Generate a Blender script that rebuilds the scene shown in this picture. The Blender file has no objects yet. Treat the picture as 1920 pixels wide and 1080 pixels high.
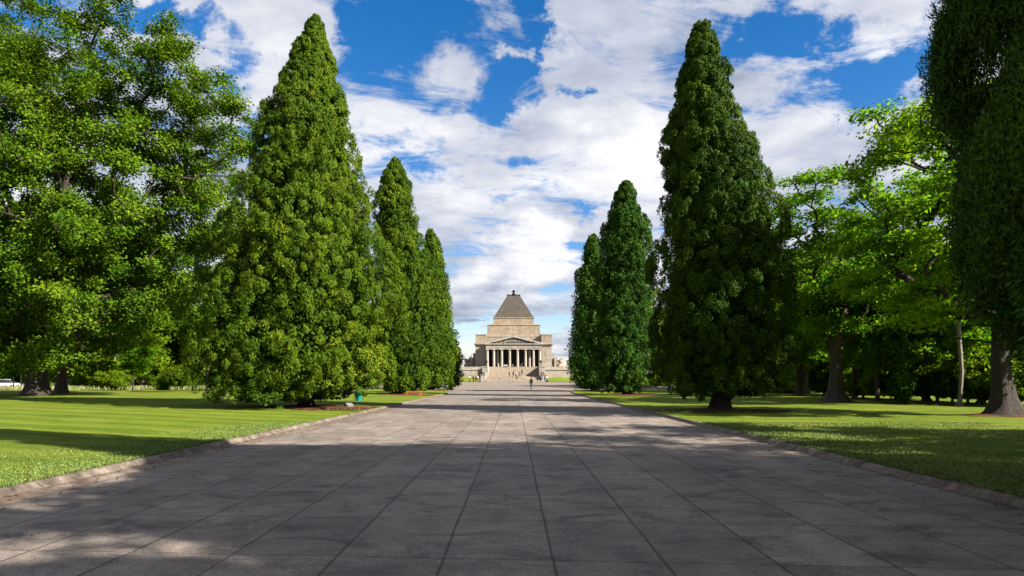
import bpy, bmesh, math, random
import numpy as np
R = math.radians
PI = math.pi
random.seed(7)
sc = bpy.context.scene
col = sc.collection

SUN_EL, SUN_AZ = 32.5, 25.0      # the sun stands to the right and AZ degrees behind the camera
CAMH = 1.65
F = 1280.0; VX = 963.0; VY = 710.0   # photo pixels, used to turn measured pixels into metres
def gx(px, Y): return (px - VX) / F * Y
def gz(py, Y): return CAMH + (VY - py) / F * Y

# ------------------------------------------------------------------ materials
def mat(name):
    m = bpy.data.materials.new(name); m.use_nodes = True
    nt = m.node_tree
    for n in list(nt.nodes): nt.nodes.remove(n)
    out = nt.nodes.new('ShaderNodeOutputMaterial')
    b = nt.nodes.new('ShaderNodeBsdfPrincipled')
    nt.links.new(b.outputs[0], out.inputs[0])
    return m, nt, b, out
def N(nt, t, **k):
    n = nt.nodes.new(t)
    for a, v in k.items():
        if a.startswith('i_'): n.inputs[a[2:]].default_value = v
        else: setattr(n, a, v)
    return n
def L(nt, a, b): nt.links.new(a, b)
def ramp(nt, fac, stops):
    r = nt.nodes.new('ShaderNodeValToRGB')
    el = r.color_ramp.elements
    while len(el) < len(stops): el.new(0.5)
    for e, (p, c) in zip(el, stops):
        e.position = p; e.color = (c[0], c[1], c[2], 1)
    L(nt, fac, r.inputs[0]); return r.outputs[0]
def mixc(nt, f, a, b, mode='MIX'):
    n = nt.nodes.new('ShaderNodeMix'); n.data_type = 'RGBA'; n.blend_type = mode
    for s, v in ((n.inputs[0], f), (n.inputs[6], a), (n.inputs[7], b)):
        if isinstance(v, (int, float)): s.default_value = v
        elif isinstance(v, tuple): s.default_value = (*v, 1)
        else: L(nt, v, s)
    return n.outputs[2]
def M(nt, op, a, b=None, c=None, clamp=False):
    n = nt.nodes.new('ShaderNodeMath'); n.operation = op; n.use_clamp = clamp
    for i, v in enumerate((a, b, c)):
        if v is None: continue
        if isinstance(v, (int, float)): n.inputs[i].default_value = v
        else: L(nt, v, n.inputs[i])
    return n.outputs[0]
def noise(nt, vec, scale, detail=4, rough=.55, dist=0):
    n = N(nt, 'ShaderNodeTexNoise'); n.inputs['Scale'].default_value = scale
    n.inputs['Detail'].default_value = detail; n.inputs['Roughness'].default_value = rough
    n.inputs['Distortion'].default_value = dist
    if vec is not None: L(nt, vec, n.inputs['Vector'])
    return n.outputs[0]
def mapping(nt, vec, scale=(1,1,1), loc=(0,0,0)):
    n = N(nt, 'ShaderNodeMapping'); n.inputs['Scale'].default_value = scale; n.inputs['Location'].default_value = loc
    L(nt, vec, n.inputs['Vector']); return n.outputs[0]
def bump(nt, b, h, strength, dist=.02):
    n = N(nt, 'ShaderNodeBump'); n.inputs['Strength'].default_value = strength; n.inputs['Distance'].default_value = dist
    L(nt, h, n.inputs['Height']); L(nt, n.outputs[0], b.inputs['Normal'])

KR = .53     # reflectance level shared by all painted, stone and leaf surfaces
def setcol(nt, b, c):
    L(nt, mixc(nt, 1.0, c, (KR, KR, KR), 'MULTIPLY'), b.inputs['Base Color'])
def leaf_mat(name, cols, trans=.35, tcol=None, rough=.7, patch=.25):
    m, nt, b, out = mat(name)
    at = N(nt, 'ShaderNodeAttribute'); at.attribute_name = 'tint'
    tc = N(nt, 'ShaderNodeTexCoord')
    oi = N(nt, 'ShaderNodeObjectInfo')
    nz = noise(nt, tc.outputs['Object'], patch, 3)
    f = M(nt, 'ADD', M(nt, 'MULTIPLY', at.outputs['Fac'], .55), M(nt, 'MULTIPLY', nz, .55))
    f = M(nt, 'ADD', f, M(nt, 'MULTIPLY', M(nt, 'SUBTRACT', oi.outputs['Random'], .5), .15), clamp=True)
    c = ramp(nt, f, [(0.12, cols[0]), (.45, cols[1]), (.72, cols[2]), (.95, cols[3])])
    setcol(nt, b, c)
    b.inputs['Roughness'].default_value = rough
    b.inputs['Specular IOR Level'].default_value = .08
    t = N(nt, 'ShaderNodeBsdfTranslucent')
    tc2 = mixc(nt, 1.0, c, tcol or (1.3*KR, 1.25*KR, .5*KR), 'MULTIPLY')
    L(nt, tc2, t.inputs['Color'])
    mx = N(nt, 'ShaderNodeMixShader'); mx.inputs[0].default_value = trans
    L(nt, b.outputs[0], mx.inputs[1]); L(nt, t.outputs[0], mx.inputs[2]); L(nt, mx.outputs[0], out.inputs[0])
    return m
MT = {}
MT['conifer'] = leaf_mat('conifer_foliage', [(.010,.04,.003), (.052,.12,.005), (.13,.21,.006), (.28,.32,.018)], .12)
MT['conifer_deep'] = leaf_mat('cool_conifer_foliage', [(.010,.045,.007), (.04,.12,.009), (.09,.185,.011), (.18,.26,.02)], .14)
MT['elm'] = leaf_mat('elm_foliage', [(.025,.08,.004), (.09,.20,.007), (.18,.31,.012), (.32,.41,.03)], .3)
MT['maple'] = leaf_mat('maple_foliage', [(.04,.12,.004), (.11,.26,.008), (.21,.38,.012), (.37,.49,.025)], .5, (.95, 1.0, .33))
MT['wood'] = leaf_mat('woodland_foliage', [(.04,.10,.005), (.13,.23,.008), (.24,.36,.014), (.40,.46,.03)], .5, (1.0, 1.0, .35))

def bark(name, c1, c2, sc_=3.0):
    m, nt, b, out = mat(name)
    tc = N(nt, 'ShaderNodeTexCoord')
    v = mapping(nt, tc.outputs['Object'], (sc_*2.2, sc_*2.2, sc_*.35))
    n1 = noise(nt, v, 1.6, 6, .7, .6)
    setcol(nt, b, ramp(nt, n1, [(.3, c1), (.7, c2)]))
    b.inputs['Roughness'].default_value = .95
    bump(nt, b, n1, 1.0, .12); return m
MT['bark'] = bark('dark_bark', (.018,.012,.009), (.085,.058,.042))
MT['bark_mid'] = bark('brown_bark', (.05,.034,.024), (.19,.135,.10))
MT['bark_pale'] = bark('pale_bark', (.10,.075,.06), (.42,.35,.30), 2)
MT['bark_pink'] = bark('pink_bark', (.20,.12,.09), (.52,.36,.28), 2)

# paving: concrete slabs, joints about 1.0 x 1.7 m, the cross joints run slightly askew
def paving():
    m, nt, b, out = mat('concrete_paving')
    g = N(nt, 'ShaderNodeNewGeometry'); P = g.outputs['Position']
    sx = N(nt, 'ShaderNodeSeparateXYZ'); L(nt, P, sx.inputs[0]); X, Y = sx.outputs[0], sx.outputs[1]
    wob = M(nt, 'MULTIPLY', M(nt, 'SUBTRACT', noise(nt, P, .9, 3), .5), .035)
    X2 = M(nt, 'ADD', M(nt, 'SUBTRACT', X, .36), wob)
    Y2 = M(nt, 'ADD', M(nt, 'SUBTRACT', M(nt, 'ADD', Y, M(nt, 'MULTIPLY', X, .075)), 6.22), wob)
    def joint(c, period, w):
        f = M(nt, 'ABSOLUTE', M(nt, 'SUBTRACT', M(nt, 'FRACT', M(nt, 'ADD', M(nt, 'DIVIDE', c, period), .5)), .5))
        d = M(nt, 'MULTIPLY', f, period)
        return M(nt, 'SUBTRACT', 1.0, M(nt, 'DIVIDE', d, w, clamp=True), clamp=True), M(nt, 'FLOOR', M(nt, 'DIVIDE', c, period))
    wv = M(nt, 'ADD', .008, M(nt, 'MULTIPLY', noise(nt, P, 1.7, 3), .024))
    jx, ix = joint(X2, 1.0, wv); jy, iy = joint(Y2, 1.72, wv)
    # deeper expansion joints
    jb, _ = joint(M(nt, 'SUBTRACT', X2, -4.0), 7.0, .02)
    jj = M(nt, 'MAXIMUM', M(nt, 'MAXIMUM', jx, M(nt, 'MULTIPLY', jy, .8)), jb)
    cx = N(nt, 'ShaderNodeCombineXYZ'); L(nt, ix, cx.inputs[0]); L(nt, iy, cx.inputs[1])
    wn = N(nt, 'ShaderNodeTexWhiteNoise'); wn.noise_dimensions = '2D'; L(nt, cx.outputs[0], wn.inputs['Vector'])
    big = noise(nt, mapping(nt, P, (.9, .35, 1)), .8, 6, .65, .4)
    mid = noise(nt, mapping(nt, P, (1.0, 1.6, 1), (9, 3, 0)), 2.1, 7, .72, .3)
    fine = noise(nt, P, 55, 3, .8)
    grit = noise(nt, P, 19, 4, .75)
    speck = N(nt, 'ShaderNodeTexVoronoi'); speck.inputs['Scale'].default_value = 30; L(nt, P, speck.inputs['Vector'])
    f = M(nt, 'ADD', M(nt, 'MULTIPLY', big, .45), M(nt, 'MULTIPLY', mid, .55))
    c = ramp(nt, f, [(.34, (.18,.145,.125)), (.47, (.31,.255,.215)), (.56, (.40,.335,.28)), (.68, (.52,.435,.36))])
    c = mixc(nt, M(nt, 'MULTIPLY', wn.outputs['Value'], .38), c, (.12,.105,.10))
    gm = ramp(nt, grit, [(.36, (.62,.62,.62)), (.5, (1,1,1)), (.66, (1.2,1.18,1.15))])
    c = mixc(nt, .7, c, gm, 'MULTIPLY')
    fm = ramp(nt, fine, [(.36, (.30,.30,.30)), (.5, (1,1,1)), (.64, (1.6,1.57,1.52))])
    c = mixc(nt, .9, c, fm, 'MULTIPLY')
    sm = ramp(nt, speck.outputs['Distance'], [(.0, (.35,.34,.33)), (.22, (1,1,1)), (1, (1.05,1.03,1.0))])
    c = mixc(nt, M(nt, 'MULTIPLY', mid, 1.2, clamp=True), c, mixc(nt, 1.0, c, sm, 'MULTIPLY'))
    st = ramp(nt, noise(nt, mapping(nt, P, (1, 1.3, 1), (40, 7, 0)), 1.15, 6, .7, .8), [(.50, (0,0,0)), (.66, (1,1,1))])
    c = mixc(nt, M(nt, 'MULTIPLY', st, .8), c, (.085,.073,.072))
    c = mixc(nt, M(nt, 'MULTIPLY', jj, .82), c, (.012,.011,.010))
    # brown leaf-mould stain along the left gutter
    gl = M(nt, 'SUBTRACT', 1, M(nt, 'DIVIDE', M(nt, 'ABSOLUTE', M(nt, 'ADD', X, 6.95)), .55, clamp=True), clamp=True)
    gn = ramp(nt, noise(nt, P, 2.4, 5, .7), [(.42, (0,0,0)), (.62, (1,1,1))])
    c = mixc(nt, M(nt, 'MULTIPLY', gl, M(nt, 'MULTIPLY', gn, .9)), c, (.17,.075,.028))
    setcol(nt, b, c)
    b.inputs['Roughness'].default_value = .8; b.inputs['Specular IOR Level'].default_value = .3
    h = M(nt, 'SUBTRACT', M(nt, 'ADD', M(nt, 'MULTIPLY', fine, .35), M(nt, 'MULTIPLY', grit, .5)), M(nt, 'MULTIPLY', jj, 1.2))
    bump(nt, b, h, .55, .012); return m
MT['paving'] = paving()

def plainnoise(name, stops, scale, rough=.9, bumps=.3, bd=.02, stretch=(1,1,1), spec=.2):
    m, nt, b, out = mat(name)
    tc = N(nt, 'ShaderNodeNewGeometry')
    v = mapping(nt, tc.outputs['Position'], stretch)
    n1 = noise(nt, v, scale, 7, .65, .2)
    setcol(nt, b, ramp(nt, n1, stops))
    b.inputs['Roughness'].default_value = rough; b.inputs['Specular IOR Level'].default_value = spec
    if bumps: bump(nt, b, noise(nt, v, scale*6, 4, .7), bumps, bd)
    return m
MT['kerb'] = plainnoise('kerb_concrete', [(.32, (.08,.06,.045)), (.5, (.19,.15,.118)), (.68, (.36,.30,.245))], 3.4, bumps=.5)
MT['mulch'] = plainnoise('leaf_mulch', [(.3, (.06,.022,.012)), (.5, (.17,.06,.028)), (.7, (.30,.125,.06))], 9, bumps=1, bd=.05)
MT['forecourt'] = plainnoise('forecourt_paving', [(.3, (.23,.19,.155)), (.55, (.29,.24,.195)), (.75, (.35,.29,.235))], .8, stretch=(.3,1,1), bumps=0)
MT['road'] = plainnoise('asphalt', [(.3, (.16,.15,.14)), (.7, (.26,.24,.23))], 1, bumps=0)
MT['soil'] = plainnoise('litter_soil', [(.3, (.025,.018,.010)), (.55, (.07,.05,.025)), (.75, (.06,.09,.02))], 1.5, bumps=.6, bd=.05)

def grass(name, base, stripes=True, dry=.25):
    m, nt, b, out = mat(name)
    g = N(nt, 'ShaderNodeNewGeometry'); P = g.outputs['Position']
    fine = noise(nt, mapping(nt, P, (1, .55, 1)), 26, 5, .8)
    mid = noise(nt, P, 3.0, 5, .65)
    big = noise(nt, P, .22, 4, .6)
    f = M(nt, 'ADD', M(nt, 'ADD', M(nt, 'MULTIPLY', fine, .42), M(nt, 'MULTIPLY', mid, .26)), M(nt, 'MULTIPLY', big, .32))
    if stripes:  # mowing lanes
        sx = N(nt, 'ShaderNodeSeparateXYZ'); L(nt, P, sx.inputs[0])
        cc = M(nt, 'ADD', M(nt, 'MULTIPLY', sx.outputs[0], .36), M(nt, 'ADD', sx.outputs[1], M(nt, 'MULTIPLY', mid, .25)))
        s = M(nt, 'SINE', M(nt, 'MULTIPLY', cc, 3.1))
        s2 = M(nt, 'SINE', M(nt, 'MULTIPLY', cc, 7.7))
        f = M(nt, 'ADD', f, M(nt, 'ADD', M(nt, 'MULTIPLY', s, .055), M(nt, 'MULTIPLY', s2, .028)))
    c = ramp(nt, f, [(.33, base[0]), (.46, base[1]), (.55, base[2]), (.70, base[3])])
    wr_ = ramp(nt, noise(nt, mapping(nt, P, (1, .6, 1), (17, 5, 0)), .55, 6, .7, .5), [(.54, (0,0,0)), (.72, (1,1,1))])
    c = mixc(nt, M(nt, 'MULTIPLY', wr_, dry), c, (.235,.185,.055))
    setcol(nt, b, c); b.inputs['Roughness'].default_value = .9
    b.inputs['Specular IOR Level'].default_value = .1
    bump(nt, b, fine, .9, .06); return m
GR = [(.075,.135,.006), (.145,.225,.012), (.22,.29,.022), (.34,.35,.07)]
MT['grass'] = grass('lawn_grass', GR)
MT['grass_r'] = grass('mown_grass_dry_spots', [(.08,.145,.006), (.15,.235,.012), (.22,.29,.022), (.34,.32,.09)], True, .6)
MT['ground'] = grass('rough_grass', [(.04,.09,.006), (.08,.17,.01), (.13,.23,.02), (.22,.24,.06)], False)
m, nt, b, out = mat('grass_blades')
at = N(nt, 'ShaderNodeAttribute'); at.attribute_name = 'tint'
setcol(nt, b, ramp(nt, at.outputs['Fac'], [(.1, (.06,.13,.006)), (.6, (.14,.225,.014)), (1, (.30,.31,.06))]))
b.inputs['Roughness'].default_value = .7; MT['blade'] = m
m, nt, b, out = mat('dead_leaves')
at = N(nt, 'ShaderNodeAttribute'); at.attribute_name = 'tint'
setcol(nt, b, ramp(nt, at.outputs['Fac'], [(.1, (.05,.025,.012)), (.6, (.18,.075,.03)), (1, (.40,.22,.09))]))
b.inputs['Roughness'].default_value = .8; MT['litter'] = m

def stone(name, tan, pale, orange, amt, bw=1.5, bh=.52, mortar=.02):
    m, nt, b, out = mat(name)
    tc = N(nt, 'ShaderNodeNewGeometry'); P = tc.outputs['Position']
    sx = N(nt, 'ShaderNodeSeparateXYZ'); L(nt, P, sx.inputs[0])
    cb = N(nt, 'ShaderNodeCombineXYZ'); L(nt, M(nt, 'ADD', sx.outputs[0], sx.outputs[1]), cb.inputs[0]); L(nt, sx.outputs[2], cb.inputs[1])
    br = N(nt, 'ShaderNodeTexBrick'); L(nt, cb.outputs[0], br.inputs['Vector'])
    br.inputs['Color1'].default_value = (*tan, 1); br.inputs['Color2'].default_value = (*pale, 1)
    br.inputs['Mortar'].default_value = (tan[0]*.45, tan[1]*.42, tan[2]*.4, 1)
    br.inputs['Scale'].default_value = 1; br.inputs['Brick Width'].default_value = bw; br.inputs['Row Height'].default_value = bh
    br.inputs['Mortar Size'].default_value = mortar; br.inputs['Bias'].default_value = .1
    n1 = noise(nt, cb.outputs[0], .75, 6, .75, .5)
    f = ramp(nt, n1, [(.5, (0,0,0)), (.68, (1,1,1))])
    c = mixc(nt, M(nt, 'MULTIPLY', f, amt), br.outputs['Color'], orange)
    n2 = noise(nt, mapping(nt, P, (.9,.9,.18)), 1.3, 5, .7)
    c = mixc(nt, M(nt, 'MULTIPLY', ramp(nt, n2, [(.46, (0,0,0)), (.7, (1,1,1))]), .6), c, (.20,.17,.14))
    setcol(nt, b, c); b.inputs['Roughness'].default_value = .85; b.inputs['Specular IOR Level'].default_value = .2
    bump(nt, b, noise(nt, P, 6, 4), .3, .03); return m
MT['stone'] = stone('shrine_granite', (.43,.375,.31), (.56,.50,.425), (.48,.31,.18), .6)
MT['stone_up'] = stone('shrine_granite_weathered', (.39,.31,.225), (.55,.455,.345), (.50,.28,.125), 1.0)
MT['stone_pale'] = stone('pale_granite', (.50,.46,.40), (.60,.555,.485), (.42,.31,.20), .45, 3.2, .8, .01)
MT['stone_step'] = stone('step_granite', (.47,.385,.29), (.55,.46,.355), (.48,.33,.19), .5, 1.8, 5, .01)
MT['stone_wall'] = stone('terrace_granite', (.47,.41,.33), (.60,.53,.43), (.50,.34,.2), .6, 1.6, .6)
MT['roof'] = plainnoise('roof_granite', [(.3, (.10,.085,.07)), (.55, (.15,.13,.107)), (.75, (.21,.185,.15))], 1.2, bumps=.3, bd=.03, stretch=(.6,.6,2))

def flat(name, c, rough=.6, metal=0, spec=.4):
    m, nt, b, out = mat(name)
    tc = N(nt, 'ShaderNodeTexCoord')
    n1 = noise(nt, tc.outputs['Object'], 9, 4)
    setcol(nt, b, ramp(nt, n1, [(.3, tuple(x*.82 for x in c)), (.7, tuple(min(1, x*1.12) for x in c))]))
    b.inputs['Roughness'].default_value = rough; b.inputs['Metallic'].default_value = metal
    b.inputs['Specular IOR Level'].default_value = spec; return m
MT['dark'] = flat('bronze', (.035,.032,.028), .5, .6)
MT['portico_shade'] = flat('painted_portico_shade', (.03,.03,.035), .8)  # near-black colour paints in the deep shade behind the columns
MT['teal'] = flat('teal_plastic', (.0,.32,.34), .45)
MT['steel'] = flat('galvanised_steel', (.28,.27,.25), .45, .7)
MT['khaki'] = flat('khaki_canvas', (.30,.29,.20), .9)
MT['orange'] = flat('orange_painted_timber', (.55,.13,.03), .7)
MT['rock'] = plainnoise('pale_rock', [(.3, (.2,.19,.185)), (.7, (.42,.40,.38))], 5, bumps=.8, bd=.05)
MT['whitepaint'] = flat('white_paint', (.78,.79,.80), .3)
MT['bluegrey'] = flat('blue_grey_paint', (.25,.33,.42), .3)
MT['glass'] = flat('dark_glass', (.03,.035,.04), .1, 0, .6)
MT['rubber'] = flat('black_rubber', (.02,.02,.02), .8)
MT['skin'] = flat('skin', (.45,.26,.18), .6)
MT['hair'] = flat('dark_hair', (.03,.02,.015), .7)
CL = {}
def cloth(c):
    k = tuple(c)
    if k not in CL: CL[k] = flat('cloth', c, .9, 0, .15)
    return CL[k]

# ------------------------------------------------------------------ mesh helpers
class MB:
    def __init__(s): s.v = []; s.f = []; s.m = []
    def add(s, vs, fs, mi=0):
        o = len(s.v); s.v += [tuple(v) for v in vs]; s.f += [tuple(i+o for i in f) for f in fs]; s.m += [mi]*len(fs)
    def box(s, x0, x1, y0, y1, z0, z1, mi=0):
        s.add([(x0,y0,z0),(x1,y0,z0),(x1,y1,z0),(x0,y1,z0),(x0,y0,z1),(x1,y0,z1),(x1,y1,z1),(x0,y1,z1)],
              [(0,3,2,1),(4,5,6,7),(0,1,5,4),(1,2,6,5),(2,3,7,6),(3,0,4,7)], mi)
    def frustum(s, cx, cy, h0, h1, z0, z1, mi=0):
        v = []
        for h, z in ((h0, z0), (h1, z1)):
            v += [(cx-h,cy-h,z),(cx+h,cy-h,z),(cx+h,cy+h,z),(cx-h,cy+h,z)]
        s.add(v, [(0,3,2,1),(4,5,6,7),(0,1,5,4),(1,2,6,5),(2,3,7,6),(3,0,4,7)], mi)
    def tube(s, pts, rad, n=8, mi=0, cap=True):
        pts = [np.array(p, float) for p in pts]; vs = []; prev = None
        for i, p in enumerate(pts):
            d = pts[min(i+1, len(pts)-1)] - pts[max(i-1, 0)]; d /= (np.linalg.norm(d)+1e-9)
            a = np.array((1.,0,0)) if prev is None else prev
            if abs(a.dot(d)) > .95: a = np.array((0,1.,0))
            u = a - d*a.dot(d); u /= np.linalg.norm(u); w = np.cross(d, u); prev = u
            for k in range(n):
                t = 2*PI*k/n; vs.append(p + rad[i]*(u*math.cos(t) + w*math.sin(t)))
        fs = [(i*n+k, i*n+(k+1)%n, (i+1)*n+(k+1)%n, (i+1)*n+k) for i in range(len(pts)-1) for k in range(n)]
        if cap: fs += [tuple(range(n))[::-1], tuple((len(pts)-1)*n+k for k in range(n))]
        s.add(vs, fs, mi)
    def lathe(s, prof, c=(0,0,0), n=16, mi=0):
        s.tube([(c[0], c[1], c[2]+z) for r, z in prof], [r for r, z in prof], n, mi)
    def ell(s, c, r, n=10, mi=0, rnd=0, seed=0):
        rg = random.Random(seed); vs = []; k2 = n//2+1
        for j in range(k2+1):
            ph = PI*j/k2
            for k in range(n):
                t = 2*PI*k/n; q = 1 + rnd*(rg.random()-.5)
                vs.append((c[0]+r[0]*q*math.sin(ph)*math.cos(t), c[1]+r[1]*q*math.sin(ph)*math.sin(t), c[2]+r[2]*math.cos(ph)*(q if 0<j<k2 else 1)))
        s.add(vs, [(j*n+k, (j+1)*n+k, (j+1)*n+(k+1)%n, j*n+(k+1)%n) for j in range(k2) for k in range(n)], mi)
    def build(s, name, mats, parent=None, smooth=False):
        me = bpy.data.meshes.new(name); me.from_pydata(s.v, [], s.f)
        if not isinstance(mats, (list, tuple)): mats = [mats]
        for m in mats: me.materials.append(m)
        me.polygons.foreach_set('material_index', s.m)
        if smooth: me.polygons.foreach_set('use_smooth', [True]*len(s.f))
        me.validate(); me.update()
        o = bpy.data.objects.new(name, me); col.objects.link(o)
        if parent: o.parent = parent
        return o
def tag(o, label=None, cat=None, group=None, kind=None):
    if label: o['label'] = label
    if cat: o['category'] = cat
    if group: o['group'] = group
    if kind: o['kind'] = kind
    return o
def thing(name, loc, label, cat, group=None, rz=0):
    o = bpy.data.objects.new(name, None); col.objects.link(o); o.location = loc; o.rotation_euler = (0,0,rz)
    o.empty_display_size = .5
    return tag(o, label, cat, group)
def dup(root, loc, rz=0, scale=None, label=None, group=None):
    r = root.copy(); col.objects.link(r); r.location = loc; r.rotation_euler = (0,0,rz)
    if scale: r.scale = scale
    if label: r['label'] = label
    if group: r['group'] = group
    for ch in list(root.children):
        c = ch.copy(); col.objects.link(c); c.parent = r
        for g in ch.children:
            d = g.copy(); col.objects.link(d); d.parent = c
    return r

def unit(a): return a / (np.linalg.norm(a, axis=-1, keepdims=True) + 1e-9)
def leaf_mesh(name, C, D, Nn, Ls, Ws, tint, material, curl=.0):
    n = len(C); S = unit(np.cross(D, Nn)); U = np.cross(S, D)
    V = np.empty((n, 4, 3), np.float32); Ls = Ls[:, None]; Ws = Ws[:, None]
    V[:, 0] = C - D*Ls*.5; V[:, 2] = C + D*Ls*.5
    mid = C + D*Ls*.08 + U*Ls*curl
    V[:, 1] = mid + S*Ws*.5; V[:, 3] = mid - S*Ws*.5
    me = bpy.data.meshes.new(name)
    me.vertices.add(n*4); me.vertices.foreach_set('co', V.reshape(-1))
    me.loops.add(n*4); me.loops.foreach_set('vertex_index', np.arange(n*4, dtype=np.int32))
    me.polygons.add(n); me.polygons.foreach_set('loop_start', np.arange(n, dtype=np.int32)*4)
    a = me.attributes.new('tint', 'FLOAT', 'FACE'); a.data.foreach_set('value', tint.astype(np.float32))
    me.materials.append(material); me.update(calc_edges=True)
    return me
def mobj(name, me, parent=None):
    o = bpy.data.objects.new(name, me); col.objects.link(o); o.parent = parent; return o

# ------------------------------------------------------------------ conifers
def conifer(prof, seed, nclump, per, leaf, rho, material, name='cypress_crown', lump=.10, limbs=8, trunk_r=.42, low=0.9, bark_='bark', tint_shift=0, nlobe=110, lobe=(.9, 1.9), side=None, skirt=.4, skx=0, shrink=.27, wr=(.24, .42), jit=(.88, 1.10)):
    """prof rows: (z, axis offset in x, half width) in metres. Returns (crown mesh, trunk mesh)."""
    rg = np.random.default_rng(seed)
    P = np.array(sorted(prof)); zs = P[:, 0]
    zz = np.linspace(zs[0], zs[-1], 200); rr = np.interp(zz, zs, P[:, 2])
    cdf = np.cumsum(rr + .25); cdf /= cdf[-1]
    H = zs[-1]; up = np.array([0, 0, 1.])
    ph = rg.random(12)*6.28
    def lum(th, z):
        return (np.sin(2*th + ph[0] + 7*z/H) + .8*np.sin(3*th + ph[1] - 11*z/H) + .7*np.sin(5*th+ph[2]+19*z/H))/2.2
    def pick(k, side=None):
        z = np.interp(rg.random(k), cdf, zz); th = rg.random(k)*2*PI
        if side is not None:      # more sprays on the side and height that can be seen close by
            a0, zt = side; m_ = rg.random(k) < .55
            th = np.where(m_, a0 + rg.normal(0, .75, k), th); z = np.where(m_, rg.uniform(zs[0], zt, k), z)
        return z, th
    # billows: big lobes on the envelope, small clumps on the lobes, sprays on the clumps
    nl = nlobe; cz, ct_ = pick(nl*25, side); cr_ = np.interp(cz, zs, P[:, 2])
    cand = np.stack([cr_*np.cos(ct_), cr_*np.sin(ct_), cz/1.25], 1); sel = [0]; dmin = np.linalg.norm(cand-cand[0], axis=1)/(.35+cr_/np.max(P[:, 2]))
    for _ in range(nl-1):
        q_ = int(np.argmax(dmin)) if rg.random() < .8 else int(rg.integers(0, len(cz))); sel.append(q_); dmin = np.minimum(dmin, np.linalg.norm(cand-cand[q_], axis=1)/(.35+cr_/np.max(P[:, 2])))
    z, th = cz[sel], ct_[sel]
    r = np.interp(z, zs, P[:, 2]); ax = np.interp(z, zs, P[:, 1])
    Rl = rg.uniform(lobe[0], lobe[1], nl)*np.clip(.25 + r/5.0, .25, 1.1); Rl = np.minimum(Rl, r*.62+.08)
    rs = np.maximum(r*(1 + lump*lum(th, z) - lump*.2)*rg.uniform(jit[0], jit[1], nl) - shrink*np.clip(z/H*1.8, 0, 1), r*.35); rc = np.maximum(rs - Rl*rg.uniform(.85, 1.05, nl), 0)
    LC = np.stack([ax + rc*np.cos(th), rc*np.sin(th), np.minimum(z, H-Rl*1.1)], 1)
    LO = np.stack([np.cos(th), np.sin(th), np.full(nl, .35)], 1)
    nb = int(nclump*.16); k_ = nclump-nb
    wl = np.ones(nl)
    if side is not None: wl += 14*np.exp(-(np.angle(np.exp(1j*(th-side[0])))/.6)**2)*(z < side[1])
    li = rg.choice(nl, k_, p=wl/wl.sum()); v = unit(rg.normal(size=(k_, 3)) + .9*LO[li])
    ctr1 = LC[li] + v*(Rl[li][:, None])*np.array([1, 1, 1.35])*rg.uniform(.88, 1.03, k_)[:, None]
    zb, tb = pick(nb, side); rb = np.maximum(np.interp(zb, zs, P[:, 2])*.80-.5, .05); ab = np.interp(zb, zs, P[:, 1])
    ctr2 = np.stack([ab + rb*np.cos(tb), rb*np.sin(tb), zb], 1)
    ctr = np.vstack([ctr1, ctr2]); out = unit(np.vstack([v*.7+LO[li]*.5, np.stack([np.cos(tb), np.sin(tb), tb*0], 1)]))
    lt_ = rg.normal(0, .10, nl); ct = np.concatenate([lt_[li], np.zeros(nb)]) + rg.normal(0, .11, nclump)
    rloc = np.interp(ctr[:, 2], zs, P[:, 2])
    rh = rg.uniform(rho[0], rho[1], nclump)*np.clip(.45 + rloc/4, .45, 1.1)
    idx = np.repeat(np.arange(nclump), per); n = len(idx)
    v = unit(rg.normal(size=(n, 3)) + .6*out[idx] + np.array([0, 0, .25]))
    q = rg.uniform(.62, 1.02, n)[:, None]
    C = ctr[idx] + v*rh[idx][:, None]*np.array([1, 1, 1.3])*q
    D = unit(v*.3 + up*.7 + rg.normal(size=(n, 3))*.5)
    low_ = (C[:, 2] < low+1.2)
    D[low_] = unit(D[low_]*np.array([1, 1, .2]) + np.array([0, 0, -.45]))
    Nn = unit(v*1.2 + out[idx]*.7 + up*.2 + rg.normal(size=(n, 3))*.34)
    Ls = leaf*rg.uniform(.6, 1.4, n); Ws = Ls*rg.uniform(wr[0], wr[1], n)
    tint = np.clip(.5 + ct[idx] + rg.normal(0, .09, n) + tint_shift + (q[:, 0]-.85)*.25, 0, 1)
    m = int(n*.16); z2, t2 = pick(m)
    r2 = np.interp(z2, zs, P[:, 2])*rg.uniform(.3, .68, m); a2 = np.interp(z2, zs, P[:, 1])
    C2 = np.stack([a2+r2*np.cos(t2), r2*np.sin(t2), z2], 1)
    D2 = unit(rg.normal(size=(m, 3)) + up*.5); N2 = unit(np.stack([np.cos(t2), np.sin(t2), 0*t2], 1) + rg.normal(size=(m, 3))*.5)
    L2 = leaf*rg.uniform(1.2, 2.3, m)
    C = np.vstack([C, C2]); D = np.vstack([D, D2]); Nn = np.vstack([Nn, N2]); Ls = np.concatenate([Ls, L2]); Ws = np.concatenate([Ws, L2*.55])
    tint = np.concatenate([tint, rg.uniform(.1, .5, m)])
    ta = np.arctan2(C[:, 1], C[:, 0])
    zb_ = low + skirt*(.5+.5*np.sin(3*ta+ph[5])*np.sin(5*ta+ph[6]) + .25*np.sin(17*ta+ph[7])) + skx*np.maximum(C[:, 0], 0)
    k = C[:, 2] > np.maximum(zb_, .1)
    me = leaf_mesh(name, C[k], D[k], Nn[k], Ls[k], Ws[k], tint[k], material, .06)
    b = MB(); hh = H*.8
    n_ = 14; vs = []; lev = [(0, 1.75), (.18, 1.3), (.6, 1.05), (1.5, .95), (4, .8), (hh*.5, .5), (hh, .12)]
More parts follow.
